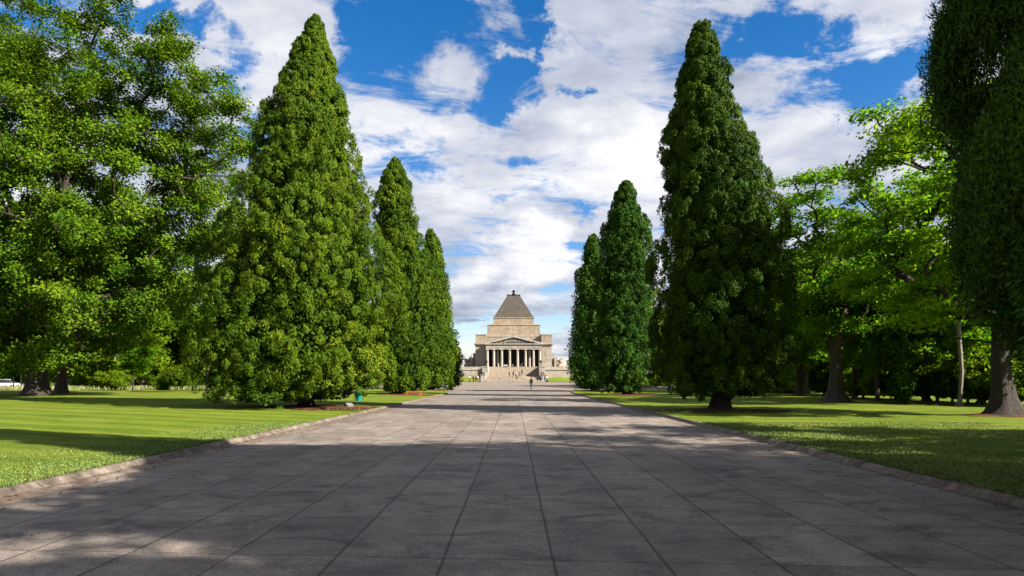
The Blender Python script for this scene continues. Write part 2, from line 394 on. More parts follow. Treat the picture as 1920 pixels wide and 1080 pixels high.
    for zq, s_ in lev:
        axx = np.interp(zq, zs, P[:, 1])*min(1, zq/4)
        for kk in range(n_):
            t = 2*PI*kk/n_; q_ = 1 + (.16*math.sin(3*t+seed) + .1*math.sin(7*t))*(1 if zq < 2 else .4)
            vs.append((axx + trunk_r*s_*q_*math.cos(t), trunk_r*s_*q_*math.sin(t), zq-.05))
    b.add(vs, [(i*n_+k_, i*n_+(k_+1) % n_, (i+1)*n_+(k_+1) % n_, (i+1)*n_+k_) for i in range(len(lev)-1) for k_ in range(n_)])
    rr_ = random.Random(seed)
    for i in range(limbs):
        t = 2*PI*(i+rr_.random()*.7)/limbs; z0 = rr_.uniform(.7, 3.2); l = np.interp(max(z0, low+.5), zs, P[:, 2])*.8
        pts = [(.2*math.cos(t), .2*math.sin(t), z0)]
        for j in range(1, 6):
            u = j/5; pts.append((l*u*math.cos(t+.2*math.sin(u*4)), l*u*math.sin(t+.2*math.sin(u*4)), z0 + .5*math.sin(u*5+i) * .4 - .5*u + .9*u*u))
        b.tube(pts, [.13, .10, .08, .06, .04, .02], 6)
    o = b.build('trunk', MT[bark_], None, True); tm = o.data; bpy.data.objects.remove(o)
    return me, tm
def place_conifer(me, tm, loc, label, cat='cypress tree', group=None, rz=0, scale=1, name='cypress_tree'):
    t = thing(name, loc, label, cat, group, rz)
    if scale != 1: t.scale = (scale,)*3 if isinstance(scale, (int, float)) else scale
    mobj('trunk', tm, t); mobj('crown', me, t)
    return t
def prof_px(rows, bx, by, Y):
    """rows (y, left px, right px) read off the photo -> local (z, axis, half width) in metres"""
    s = Y/F
    return [((by-y)*s, ((l+r)/2-bx)*s, max((r-l)/2*s, .06)) for y, l, r in rows]

ROW = 'clipped looking cypress trees lining the paved avenue'
LZ = .10
Y1 = 36.2
pl1 = prof_px([(37,590,595),(60,570,610),(100,550,628),(150,526,640),(200,503,650),(250,484,668),(300,474,684),(335,488,676),(352,470,682),(372,452,700),(420,430,716),(470,402,734),(520,372,750),(570,352,760),(620,340,768),(680,346,766),(720,372,752),(752,410,700)], 577, 768, Y1)
a = conifer(pl1, 11, 5200, 85, .14, (.14, .27), MT['conifer'], lump=.07, limbs=14, trunk_r=.36, low=.15, skirt=.7, skx=.16, nlobe=120, lobe=(1.05, 1.75))
CONL = place_conifer(*a, (gx(577, Y1), Y1, LZ), 'largest left cypress, its lowest branches sweeping to the mulch beside the kerb', group=ROW)
Y2 = 33.6
pr1 = prof_px([(48,1315,1321),(60,1298,1335),(90,1284,1350),(140,1270,1366),(200,1254,1384),(250,1232,1398),(300,1226,1418),(340,1230,1436),(380,1226,1456),(430,1226,1478),(490,1222,1486),(560,1216,1487),(620,1208,1485),(680,1220,1480),(715,1240,1470),(742,1275,1448)], 1350, 772, Y2)
a = conifer(pr1, 23, 4400, 85, .135, (.14, .26), MT['conifer'], lump=.06, limbs=12, trunk_r=.42, low=.55, skirt=.6, tint_shift=-.04, nlobe=100, lobe=(1.0, 1.7))
CONR = place_conifer(*a, (gx(1350, Y2), Y2, LZ), 'tallest right cypress with a bare trunk foot on red mulch', group=ROW)
# second pair
Y3 = 66
a = conifer(prof_px([(300,737,744),(330,716,764),(380,698,782),(440,698,794),(500,706,812),(560,712,828),(620,712,838),(680,706,836),(715,712,820),(735,722,790)], 742, 741, Y3), 31, 2300, 45, .22, (.19, .36), MT['conifer'], low=.2, trunk_r=.5, nlobe=85, lobe=(1.1, 1.9))
place_conifer(*a, (gx(742, Y3), Y3, LZ), 'second cypress on the left side, half hidden behind the largest one', group=ROW)
Y4 = 64
a2_ = conifer(prof_px([(345,1172,1179),(365,1152,1196),(400,1140,1208),(440,1124,1220),(500,1116,1226),(560,1111,1228),(620,1102,1228),(680,1100,1222),(715,1112,1214),(735,1140,1200)], 1180, 742, Y4), 37, 2300, 45, .22, (.19, .36), MT['conifer_deep'], low=.2, trunk_r=.5, nlobe=85, lobe=(1.1, 1.9))
place_conifer(*a2_, (gx(1180, Y4), Y4, LZ), 'second cypress on the right side, slimmer, behind the tallest right one', group=ROW)
# third pair
Y5 = 90
a = conifer(prof_px([(437,805,811),(460,796,824),(500,790,834),(550,786,846),(600,784,849),(640,786,851),(680,786,850),(710,792,846),(726,800,836)], 806, 733, Y5), 41, 800, 45, .38, (.5, .9), MT['conifer'], low=.2, trunk_r=.5, nlobe=85, lobe=(1.1, 1.9))
place_conifer(*a, (gx(806, Y5), Y5, LZ), 'third cypress on the left side with a thin pointed top', group=ROW)
Y6 = 88
a = conifer(prof_px([(447,1109,1115),(470,1098,1124),(520,1082,1138),(560,1077,1144),(610,1072,1150),(650,1067,1152),(690,1066,1150),(715,1074,1142),(728,1090,1130)], 1118, 734, Y6), 43, 800, 45, .38, (.5, .9), MT['conifer_deep'], low=.2, trunk_r=.5, nlobe=85, lobe=(1.1, 1.9))
place_conifer(*a, (gx(1118, Y6), Y6, LZ), 'dark third cypress on the right side, next to the view of the steps', group=ROW)
Y7 = 97
a = conifer(prof_px([(628,838,846),(645,826,858),(665,818,866),(690,816,869),(708,820,864),(722,828,852)], 842, 728, Y7), 47, 300, 45, .36, (.4, .8), MT['conifer'], low=.2, trunk_r=.4)
place_conifer(*a, (gx(842, Y7), Y7, 0.1), 'low rounded farthest cypress on the left edge of the forecourt', group=ROW)
# the near one that fills the right edge
NX, NY = 12.0, 6.4
pn = [(1.6, 0, 5.6), (1.8, 0, 6.0), (2.1, 0, 6.28), (2.5, 0, 6.45), (3.5, 0, 6.65), (4.2, 0, 6.66), (4.65, 0, 6.5), (5.2, 0, 6.83), (6.5, 0, 6.78), (7.6, 0, 6.7), (8.4, 0, 5.3), (9.2, 0, 3.9), (10.5, 0, 3.0), (12, 0, 2.2), (14, 0, 1.5), (18.5, 0, .9), (20.3, 0, .1)]
a = conifer(pn, 53, 11500, 125, .09, (.15, .30), MT['conifer_deep'], lump=.012, limbs=0, trunk_r=.5, low=1.45, skirt=.35, nlobe=230, lobe=(.6, 1.2), side=(2.85, 9.5), tint_shift=.0, shrink=.0, wr=(.18, .30), jit=(.915, 1.005))
NEARC = place_conifer(*a, (NX, NY, LZ), 'dark cypress close to the camera filling the right edge of the photo', group=ROW)
# ------------------------------------------------------------------ broadleaf trees
def broadleaf(seed, env, ncl, per, crad, leaf, material, trunk, tr, flat_=.55, bark_='bark', tshift=0, noise_amt=.12, tip=.0, droop=0., inner=.45, name='tree_crown'):
    rg = np.random.default_rng(seed); env = np.array(env, float)
    vol = env[:, 3]*env[:, 4]*env[:, 5]; w = vol/vol.sum()
    e = rg.choice(len(env), ncl, p=w)
    v = unit(rg.normal(size=(ncl, 3)))
    q = (inner**3 + (1-inner**3)*rg.random(ncl))**(1/3)
    ph = rg.random(6)*6.28
    q = q*(1 + noise_amt*(np.sin(3*v[:, 0]*2+ph[0]) + np.sin(4*v[:, 1]*2+ph[1]) + np.sin(5*v[:, 2]*2+ph[2]))/1.6)
    C0 = env[e, :3] + v*env[e, 3:6]*q[:, None]
    # skeleton
    tr_pts = [np.array(p, float) for p in trunk]
    nodes = list(tr_pts); par = [-1] + list(range(len(tr_pts)-1)); start = max(1, len(tr_pts)//2)
    base = tr_pts[start]
    order = np.argsort(np.linalg.norm(C0-base, axis=1))
    tips = []
    for i in order:
        p = C0[i]; A = np.array(nodes[start:])
        d = np.linalg.norm(A - p, axis=1) + .6*np.maximum(A[:, 2]-p[2], 0) + .12*np.linalg.norm(A[:, :2]-base[:2], axis=1)
        j = int(np.argmin(d)) + start
        mid = (nodes[j]+p)/2 + rg.normal(size=3)*np.linalg.norm(p-nodes[j])*.10 + np.array([0, 0, -.06*np.linalg.norm(p-nodes[j])])
        nodes.append(mid); par.append(j); nodes.append(p); par.append(len(nodes)-2)
    cnt = np.ones(len(nodes))
    for i in range(len(nodes)-1, 0, -1): cnt[par[i]] += cnt[i]
    rad = .012 + .022*leaf/.3*cnt**.5
    rad *= min(1, tr*.8/rad[len(tr_pts)-1])
    rad = np.maximum(rad, .014)
    b = MB()
    for i in range(len(tr_pts), len(nodes)):
        r0 = min(rad[par[i]], rad[i]*1.35); b.tube([nodes[par[i]], nodes[i]], [r0, rad[i]], 5 if rad[i] < .08 else 7, cap=False)
    n_ = 20; vs = []; lev = []
    for i in range(len(tr_pts)-1):
        for u in np.linspace(0, 1, 6, endpoint=(i == len(tr_pts)-2)): lev.append((tr_pts[i]*(1-u)+tr_pts[i+1]*u, (i+u)/(len(tr_pts)-1)))
    topz = max(rad[len(tr_pts)-1]*1.1, tr*.35)
    for p, u in lev:
        z = p[2]; fl = 1 + 1.1*math.exp(-max(z, 0)/(.38*tr/.45)) ; rr = (tr*(1-u)+topz*u)*fl
        for kk in range(n_):
            t = 2*PI*kk/n_
            q_ = 1 + (.13*math.sin(3*t+seed)+.09*math.sin(5*t+2+seed)+.05*math.sin(9*t+z))*(fl-.55)
            vs.append((p[0]+rr*q_*math.cos(t), p[1]+rr*q_*math.sin(t), p[2]-.06))
    b.add(vs, [(i*n_+k, i*n_+(k+1) % n_, (i+1)*n_+(k+1) % n_, (i+1)*n_+k) for i in range(len(lev)-1) for k in range(n_)])
    o = b.build('trunk', MT[bark_], None, True); tm = o.data; bpy.data.objects.remove(o)
    # leaves: layered sprays round each branch end
    cr = crad*rg.uniform(.65, 1.35, ncl); npl = rg.poisson(per*(cr/crad)**2)
    idx = np.repeat(np.arange(ncl), npl); n = len(idx)
    sub = rg.normal(size=(ncl, 7, 3)); sub = unit(sub)*rg.random((ncl, 7, 1))**.5
    si = rg.integers(0, 7, n)
    p = sub[idx, si]*.75 + rg.normal(size=(n, 3))*.26
    p[:, 2] = p[:, 2]*flat_ - droop*(p[:, 0]**2+p[:, 1]**2)
    C = C0[idx] + p*cr[idx][:, None]
    out = unit(C - env[0, :3])
    Nn = unit(out*.45 + np.array([0, 0, .75]) + rg.normal(size=(n, 3))*.55)
    D = unit(np.cross(Nn, rg.normal(size=(n, 3))))
    Ls = leaf*rg.uniform(.65, 1.3, n); Ws = Ls*rg.uniform(.5, .8, n)
    ct = rg.normal(0, .15, ncl)
    tint = np.clip(.5+ct[idx]+rg.normal(0, .16, n)+tshift, 0, 1)
    k = C[:, 2] > .3
    me = leaf_mesh(name, C[k], D[k], Nn[k], Ls[k], Ws[k], tint[k], material, .12)
    return me, tm
def place_tree(a, loc, label, name, cat, group=None, rz=0, scale=None):
    t = thing(name, loc, label, cat, group, rz)
    if scale: t.scale = scale
    mobj('trunk', a[1], t); mobj('crown', a[0], t); return t

# big elm on the left
YE = 52.8
a = broadleaf(5, [(4.5,0,17.5,11.8,10.5,13.6),(-4,2,15,10,10,12),(10.3,-1,16.5,5.9,6,7.5),(2,-3,7.5,8.5,5,4.3),(-5,-2,6.3,7,6,3.4),(9,0,10,6.5,6,4.5),(8,0,23,6,6,5),(-2,-1,23,8,7,6.5)], 860, 400, 1.25, .22, MT['elm'],
              [(0,0,0),(0.1,0,2.2),(.3,.1,4.6),(.8,.2,8.5),(1.2,.2,13)], .74, .72, 'bark', noise_amt=.10, inner=.45)
place_tree(a, (gx(68, YE), YE, LZ), 'huge spreading elm with a thick dark trunk on the left lawn', 'elm_tree', 'tree')
# second left tree: pale mottled leaning trunk behind the elm
a = broadleaf(6, [(3,0,10,7,6,6),(-3,1,9,6,6,5)], 130, 330, 1.6, .36, MT['wood'], [(0,0,0),(.15,0,1.9),(1.2,0,3.9),(2.4,0,6.2)], .48, .5, 'bark_mid', tshift=.05)
place_tree(a, (gx(113, 61), 61, LZ), 'tree with a pale mottled leaning trunk just behind the huge elm', 'plane_tree', 'tree')
# right maples
YM = 45.5
a = broadleaf(71, [(.6,0,10.4,5.6,5.4,5.6),(-2.3,-.5,12.2,2.6,3,3.2),(2.5,0,8,4.6,4.6,3.8),(-2.4,0,6.6,3,3,2.6),(.5,0,6.0,4.2,3.6,1.8)], 150, 250, 1.25, .25, MT['maple'], [(0,0,0),(.05,0,1.6),(0,0,3.6),(.6,0,6.2)], .5, .42, 'bark_mid', tshift=.05, inner=.35)
place_tree(a, (gx(1566, YM), YM, LZ), 'maple with a flared brown trunk standing alone on the right lawn', 'maple_tree', 'tree', 'maples on the right lawn')
YN = 28.4
a = broadleaf(72, [(.5,0,8.6,6.4,6,5.2),(-2.6,0,11,2.9,3,2.6),(-2.6,1,6.2,4.6,4,2.8),(-3.3,0,11.0,2.5,2.5,2.7),(-3.3,0,11.4,2.2,2.5,2.3)], 190, 290, 1.1, .20, MT['maple'], [(0,0,0),(-.1,0,1.5),(-.2,0,3.0),(-.2,0,5.2)], .46, .42, 'bark', tshift=.05, inner=.35)
place_tree(a, (gx(1882, YN), YN, LZ), 'maple with a dark buttressed trunk at the right edge of the lawn', 'maple_tree', 'tree', 'maples on the right lawn')
a = broadleaf(73, [(0,0,4.6,2.6,2.4,2.6),(1,0,6,2,2,2)], 60, 300, .9, .22, MT['maple'], [(0,0,0),(0,0,1.5),(.1,0,2.8)], .14, .45, 'bark_mid', tshift=.12)
ym = a
place_tree(a, (gx(1645, 46.5), 46.5, LZ), 'slim young maple with twin pale stems right of the lone maple', 'maple_tree', 'tree', 'maples on the right lawn')
mm = broadleaf(74, [(0,0,9,5,5,4.6),(1,0,6,5,5,3),(0,0,4,4.5,4.5,2)], 120, 230, 1.35, .28, MT['maple'], [(0,0,0),(0,0,1.6),(.1,0,3.4),(.2,0,6)], .32, .42, 'bark_mid', tshift=.08)

# shared background crowns
W = []
for s_, kw in ((81, dict()), (82, dict()), (83, dict())):
    W.append(broadleaf(s_, [(0,0,8.6,5,5,5.6),(1.5,0,5.5,4.6,4.6,3.4),(-2,0,6.4,3.8,3.8,3.4),(0,0,3.2,4.6,4.6,2.3),(0,0,2.6,4.2,4.2,1.9)], 130, 230, 1.6, .36, MT['wood'] if s_ != 82 else MT['elm'],
                       [(0,0,0),(.1,0,1.8),(.2,0,3.4),(.1,0,6)], .32, .55, ['bark_mid','bark','bark_pink'][s_-81], tshift=[-.05,.0,-.12][s_-81]))
SH = []
for s_ in (91, 92):
    SH.append(broadleaf(s_, [(0,0,1.5,2.2,1.7,1.35),(1.2,0,1.1,1.5,1.4,1.0)], 48, 170, .62, .20, MT['wood'], [(0,0,0),(0,0,.3),(.05,0,.7)], .09, .7, 'bark_mid', tshift=-.02, inner=.2))
NUM = ['first','second','third','fourth','fifth','sixth','seventh','eighth','ninth','tenth','eleventh','twelfth','thirteenth','fourteenth','fifteenth','sixteenth','seventeenth','eighteenth','nineteenth','twentieth','twenty first','twenty second','twenty third','twenty fourth','twenty fifth','twenty sixth']
def wood(spots, side, group, protos, name, cat, look, parts='trunk crown', seed=3):
    rg = random.Random(seed)
    spots = sorted(spots, key=lambda s: s[0]/s[1])
    for i, (x, y, s, k) in enumerate(spots):
        k = k % len(protos)
        place_tree(protos[k], (x, y, LZ-.02), f'{look[k]}, {NUM[i]} from left {side}', name, cat, group, rg.random()*6.28, (s*rg.uniform(.9,1.15), s*rg.uniform(.9,1.15), s))
lt = []
rgb = random.Random(21)
for (px, Y, s, k) in [(-20,150,1.4,0),(28,156,1.4,1),(60,138,1.2,1),(120,124,1.05,1),(158,104,.85,2),(204,90,1.35,2),(236,132,1.3,0),(268,96,1.15,2),(304,112,1.0,1),(325,150,1.4,1),(352,100,.9,1),(385,126,1.2,0),(410,94,.9,1),(440,142,1.3,0),(480,112,1.1,1),(520,98,1.0,0),(560,120,1.2,0),(620,118,1.2,1),(668,130,1.2,0),(705,140,1.2,1),(745,150,1.2,0)]:
    lt.append((gx(px, Y), Y, s, k))
wood(lt, 'beyond the left lawn', 'trees beyond the left lawn', W, 'woodland_tree', 'tree', ['bushy mid green tree', 'light green tree', 'tall dark tree with a pinkish trunk'])
lt = []
for (px, Y, s, k) in [(60,110,.7,1),(158,92,.8,0),(180,79,.75,1),(226,96,.9,0),(286,78,.8,1),(312,92,.8,0),(338,84,.85,1),(366,98,.9,1),(404,80,.8,0),(430,94,.9,1),(465,86,.9,0)]:
    lt.append((gx(px, Y), Y+2, s*rgb.uniform(.7, 1.5), k))
wood(lt, 'behind the left lawn', 'shrubs behind the left lawn', SH, 'shrub', 'shrub', ['rounded dark green shrub', 'loose mid green shrub'])
rt = []
for (px, Y, s, k) in [(1235,118,1.2,0),(1290,124,1.3,1),(1345,104,1.2,0),(1400,100,1.2,1),(1450,84,1.15,0),(1480,76,1.1,1),(1505,100,1.4,0),(1540,74,1.1,0),(1580,96,1.4,1),(1612,84,1.1,0),(1652,90,1.3,1),(1700,100,1.5,0),(1735,92,1.2,1),(1775,88,1.2,0),(1815,80,1.15,0),(1850,96,1.3,1),(1890,84,1.2,0),(1930,92,1.3,1),(1985,84,1.2,0)]:
    rt.append((gx(px, Y), Y, s*.95, k))
wood(rt, 'beyond the right lawn', 'trees of the wood beyond the right lawn', W[:2], 'woodland_tree', 'tree', ['bushy mid green tree', 'light green tree'])
rt = []
for i, (px, Y) in enumerate([(1440,80),(1475,72),(1500,68),(1528,62),(1556,60),(1600,54),(1625,52.5),(1660,50),(1684,49),(1712,47),(1738,46),(1766,44.5),(1795,43),(1826,41.5),(1848,40.5),(1876,39),(1904,37.8),(1935,37)]):
    rt.append((gx(px, Y)+1.2, Y+.8, rgb.uniform(.85, 1.3), i % 2))
wood(rt, 'edging the right lawn', 'shrubs along the right lawn', SH, 'shrub', 'shrub', ['rounded dark green shrub', 'loose mid green shrub'])
for i, (px, Y, s) in enumerate([(1600, 60, .85), (1760, 62, .85), (1500, 62, .95)]):
    place_tree(mm, (gx(px, Y), Y, LZ), ['bright green maple glowing behind the lone maple', 'bright green maple behind the small dark cypress and the gum tree', 'bright green maple just right of the tallest right cypress'][i], 'maple_tree', 'tree', 'maples on the right lawn', i*1.7+.4, (s,s,s))
for i, (px, Y, q_, lb) in enumerate([(1512, 60, 1.3, 'low bright maple between the tallest right cypress and the lone maple'), (1602, 53, 1.15, 'low bright maple close behind the lone maple trunk, on its right'),
        (1738, 47, 1.25, 'low bright maple between the small dark cypress and the gum tree'), (1838, 42, 1.1, 'low bright maple between the gum tree and the buttressed maple')]):
    place_tree(ym, (gx(px, Y), Y, LZ), lb, 'maple_tree', 'tree', 'maples on the right lawn', i*1.9, (q_, q_, q_))
# two more trees out of frame to the right that dapple the path
ml = broadleaf(76, [(0,0,9,5,5,4.8),(1,0,6,5,5,3)], 62, 330, 1.35, .28, MT['maple'], [(0,0,0),(0,0,1.6),(.1,0,3.4),(.2,0,6)], .3, .42, 'bark_mid', tshift=.08)
place_tree(ml, (15.5, -2.2, LZ), 'maple standing beside the camera on the right lawn', 'maple_tree', 'tree', 'maples on the right lawn', .7, (1.12,1.12,1.12))
place_tree(ml, (19.5, -3.6, LZ), 'taller maple beside the camera, farther from the right kerb', 'maple_tree', 'tree', 'maples on the right lawn', 3.7, (1.2,1.2,1.22))
place_tree(ml, (21.5, -1.2, LZ), 'maple standing outside the frame on the right lawn', 'maple_tree', 'tree', 'maples on the right lawn', 2.2, (1.1,1.1,1.12))
place_tree(mm, (21, 12.5, LZ), 'maple standing behind the near dark cypress', 'maple_tree', 'tree', 'maples on the right lawn', 4.2, (.9,.9,.95))
# pale slim gum and dark little cypress in front of the right wood
a = broadleaf(77, [(0,0,9.5,3,3,3.2),(1.2,0,7,2.4,2.4,1.6)], 50, 230, 1.2, .28, MT['wood'], [(0,0,0),(.12,0,2.0),(-.05,0,4.4),(.15,0,7.5)], .115, .6, 'bark_pale', tshift=.05)
place_tree(a, (gx(1799, 38.6), 38.6, LZ), 'slim gum tree with a pale grey trunk before the right wood', 'gum_tree', 'tree')
a = conifer([(.3,0,.7),(.8,0,.95),(1.8,0,.85),(2.8,0,.6),(3.7,0,.25),(4.1,0,.05)], 61, 260, 40, .14, (.16,.3), MT['conifer_deep'], trunk_r=.1, limbs=0, low=.2, nlobe=26, lobe=(.3,.6))
place_conifer(*a, (gx(1694, 41.8), 41.8, LZ), 'small dark young cypress in front of the right wood')
# saplings on the left lawn
a = broadleaf(78, [(.4,0,3.9,1.7,1.5,1.5)], 32, 210, .75, .2, MT['maple'], [(0,0,0),(.02,0,1.0),(.1,0,2.3)], .09, .5, 'bark')
place_tree(a, (gx(249, 74), 74, LZ), 'young sapling with a forked dark stem beside the little stump', 'sapling', 'tree', 'young trees on the left lawn')
a = broadleaf(79, [(.2,0,4.6,2.3,2,2.0)], 42, 210, .85, .22, MT['wood'], [(0,0,0),(.02,0,1.2),(.05,0,2.8)], .17, .5, 'bark_mid')
place_tree(a, (gx(389, 66), 66, LZ), 'young tree with a straight brown stem left of the largest cypress', 'young_tree', 'tree', 'young trees on the left lawn')

# ------------------------------------------------------------------ ground, path, kerbs
def terrain(x, y):
    if y <= 100: return 0.0
    if y <= 181: return .76*(y-100)/81
    if y <= 189.95: return .76
    return 1.71
def sheet(name, x0, x1, ys, z, m, nx=2, fz=None, jit=None):
    xs = np.linspace(x0, x1, nx); b = MB(); v = []
    for y in ys:
        for x in xs: v.append((x, y, (fz(x, y) if fz else 0)+z))
    w = len(xs)
    b.add(v, [(j*w+i, j*w+i+1, (j+1)*w+i+1, (j+1)*w+i) for j in range(len(ys)-1) for i in range(w-1)])
    o = b.build(name, m); tag(o, kind='structure'); return o
ysg = [-120, -20, 100, 120, 140, 160, 181, 189.9, 190.1, 230, 400, 4000]
sheet('ground', -4000, 4000, ysg, -.03, MT['ground'], 9, terrain)
XL, XR = -7.05, 6.40
YF = 98.0
def flare(y): return 0 if y < 74 else 2.6*min(1, (y-74)/24)**1.6
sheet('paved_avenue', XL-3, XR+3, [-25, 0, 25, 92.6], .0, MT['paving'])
sheet('forecourt', -30, 30, [93.05, 100, 120, 140, 160, 181, 181.5], .0, MT['forecourt'], 3, lambda x, y: terrain(x, y) + (.06 if y < 99 else 0.03))
b = MB(); b.box(-30, 30, 92.6, 93.08, -.05, .075); tag(b.build('step_edge', MT['stone_wall']), kind='structure')
b = MB(); b.box(-16, 16, 150, 150.4, .4, terrain(0,150)+.10); tag(b.build('step_edge', MT['stone_wall']), kind='structure')
def LR(x): return .22*min(1, max(0, -x-8)/14)
def lawn(name, sgn, x1, m):
    b = MB(); nx, ny = 60, 70
    us = np.linspace(0, 1, nx)**2.2
    ysl = list(np.linspace(0, 1, ny)**1.4*(YF+25)-25); v = []
    for y in ysl:
        x0 = (XL-.235-flare(y)) if sgn < 0 else (XR+.235+flare(y))
        for u in us:
            x = x0 + (x1-x0)*u; d = abs(x-x0)
            z = LZ + (LR(x) if sgn < 0 else 0) + .02*math.sin(x*.7)*math.sin(y*.5)*min(1, d/3) + .012*math.sin(x*1.9+y*2.3)*min(1, d)
            v.append((x, y, z))
    f = [(j*nx+i, j*nx+i+1, (j+1)*nx+i+1, (j+1)*nx+i) for j in range(ny-1) for i in range(nx-1)]
    if sgn < 0: f = [q[::-1] for q in f]
    b.add(v, f); tag(b.build(name, m, None, True), kind='structure')
lawn('left_lawn', -1, -170, MT['grass'])
lawn('right_lawn', 1, 90, MT['grass_r'])
# mountable kerbs: dished gutter, sloping face, rounded top; cast lengths with open joints
def kerb(sgn, x0):
    rg = random.Random(5+sgn); y = -24.0
    b = MB()
    while y < 97.5:
        y1 = y + (2.45 if y < 40 else 5)
        prof = [(-.02, .005), (.05, .010), (.10, .045), (.13, .080), (.155, .096), (.20, .102), (.245, .098), (.25, -.05)]
        dz = rg.uniform(-.006, .006); dx = rg.uniform(-.008, .008); v = []
        for yy in (y+.008, y1-.008):
            xx = x0 + sgn*flare(yy)
            for px_, pz in prof: v.append((xx + sgn*(px_+dx), yy, pz + (dz if pz > .02 else 0)))
        n = len(prof)
        f = [(k, k+1, n+k+1, n+k) for k in range(n-1)] + [tuple(range(n)), tuple(range(2*n-1, n-1, -1))]
        if sgn > 0: f = [q[::-1] for q in f]
        b.add(v, f); y = y1
    tag(b.build('kerb', MT['kerb']), kind='structure')
kerb(-1, XL); kerb(1, XR)
b = MB(); b.box(-170, -46, 107, 116, -.1, .02); tag(b.build('road', MT['road']), kind='structure')
# leaf mulch beds under the cypresses
def bed(x, y, rx, ry, seed, clipx=None):
    b = MB(); n = 40; ph = seed; v = [(x, y, LZ+.10)]
    for ring in (.5, 1.0):
        for k in range(n):
            t = 2*PI*k/n; q = ring*(1+.10*math.sin(3*t+ph)+.07*math.sin(7*t+2*ph)+.04*math.sin(13*t+ph))
            xx = x+rx*q*math.cos(t); yy = y+ry*q*math.sin(t)
            if clipx: xx = min(xx, clipx) if clipx < 0 else max(xx, clipx)
            v.append((xx, yy, LZ+(.07 if ring == .5 else -.004+.012*abs(math.sin(4*t)))+.02))
    f = [(0, 1+k, 1+(k+1) % n) for k in range(n)] + [(1+k, 1+n+k, 1+n+(k+1) % n, 1+(k+1) % n) for k in range(n)]
    b.add(v, f); tag(b.build('mulch_bed', MT['mulch'], None, True), kind='stuff')
bed(gx(577,Y1)+.6, Y1-.8, 4.2, 2.8, 1, XL-.32); bed(gx(1350,Y2)+.3, Y2-.6, 2.6, 1.7, 2); bed(gx(742,Y3)+1.2, Y3-2, 3.4, 3.2, 3, XL-.32)
bed(gx(1180,Y4), Y4-1, 2.6, 3, 4, XR+.32); bed(gx(806,Y5), Y5-1, 2.6, 3.5, 5, -9); bed(gx(1118,Y6), Y6-1, 2.2, 3.5, 6, 8.6)
bed(gx(68,YE), YE, 2.9, 2.2, 7); bed(gx(1700,42), 42.3, 1.4, .8, 8); bed(gx(1785,39), 39.4, .9, .5, 9)
bed(gx(1882,YN), YN, 1.7, 1.2, 10)

# grass blades close to the camera, along the kerbs
def blades(name, x0, x1, y0, y1, dens, seed):
    rg = np.random.default_rng(seed); n = int(abs(x1-x0)*(y1-y0)*dens)
    u = rg.random(n)**1.7; x = x0+(x1-x0)*u; y = y0+(y1-y0)*rg.random(n)**1.25
    h = rg.uniform(.02, .055, n)*np.where(u < .03, 1.25, 1)
    C = np.stack([x, y, LZ+h*.42], 1); D = unit(np.stack([rg.normal(0, .45, n), rg.normal(0, .45, n), np.ones(n)], 1))
    Nn = unit(rg.normal(size=(n, 3))*np.array([1, 1, .1]))
    me = leaf_mesh(name, C, D, Nn, h, rg.uniform(.010, .020, n), rg.random(n), MT['blade'])
    tag(mobj(name, me), kind='stuff')
blades('grass_tufts', XL-.21, XL-9, 9, 24, 520, 1)
blades('grass_tufts', XR+.21, XR+10, 7, 24, 420, 2)
m, nt, b, out = mat('long_dry_grass')
at = N(nt, 'ShaderNodeAttribute'); at.attribute_name = 'tint'
setcol(nt, b, ramp(nt, at.outputs['Fac'], [(.1, (.12,.20,.03)), (.5, (.30,.32,.08)), (1, (.55,.46,.24))])); b.inputs['Roughness'].default_value = .9
rg = np.random.default_rng(12); n = 9000
x = rg.uniform(-66, -24, n); y = 79 + 5*np.sin(x*.13) + rg.normal(0, 1.6, n) - (x+24)*.12; h = rg.uniform(.25, .75, n)
me = leaf_mesh('long_grass', np.stack([x, y, LZ+.2+h*.4], 1), unit(np.stack([rg.normal(0, .35, n), rg.normal(0, .35, n), np.ones(n)], 1)), unit(rg.normal(size=(n, 3))*np.array([1, 1, .1])), h, rg.uniform(.03, .07, n), rg.random(n), m)
tag(mobj('long_grass', me), kind='stuff')
# fallen leaves and crumbs on the paving and lawns
rg = np.random.default_rng(4)
def litter(name, C, sz, seed):
    rg = np.random.default_rng(seed); n = len(C)
    Nn = unit(np.array([0, 0, 1.])+rg.normal(size=(n, 3))*.35); D = unit(np.cross(Nn, rg.normal(size=(n, 3))))
    Ls = sz*rg.uniform(.5, 1.4, n)
    tag(mobj(name, leaf_mesh(name, C, D, Nn, Ls, Ls*.6, rg.random(n), MT['litter'])), kind='stuff')
n = 900; c1 = np.stack([XL+.05+rg.random(n)**2*.9, rg.uniform(4, 40, n), np.full(n, .018)], 1)
n = 500; c2 = np.stack([XR-.05-rg.random(n)**2*1.0, rg.uniform(4, 40, n), np.full(n, .018)], 1)
n = 160; c3 = np.stack([rg.uniform(XL, XR, n), rg.uniform(4, 30, n), np.full(n, .014)], 1)
litter('fallen_leaves', np.vstack([c1, c2, c3]), .05, 1)
n = 1500; c4 = np.stack([gx(577,Y1)+1.0+rg.normal(0, 2.6, n), Y1-1.6+rg.normal(0, 1.1, n), np.full(n, LZ+.07)], 1)
n = 1100; c5 = np.stack([gx(1350,Y2)+rg.normal(0, 2.2, n), Y2-1.4+rg.normal(0, .7, n), np.full(n, LZ+.07)], 1)
c4 = c4[c4[:, 0] < XL-.35]
litter('mulch_debris', np.vstack([c4, c5]), .09, 2)

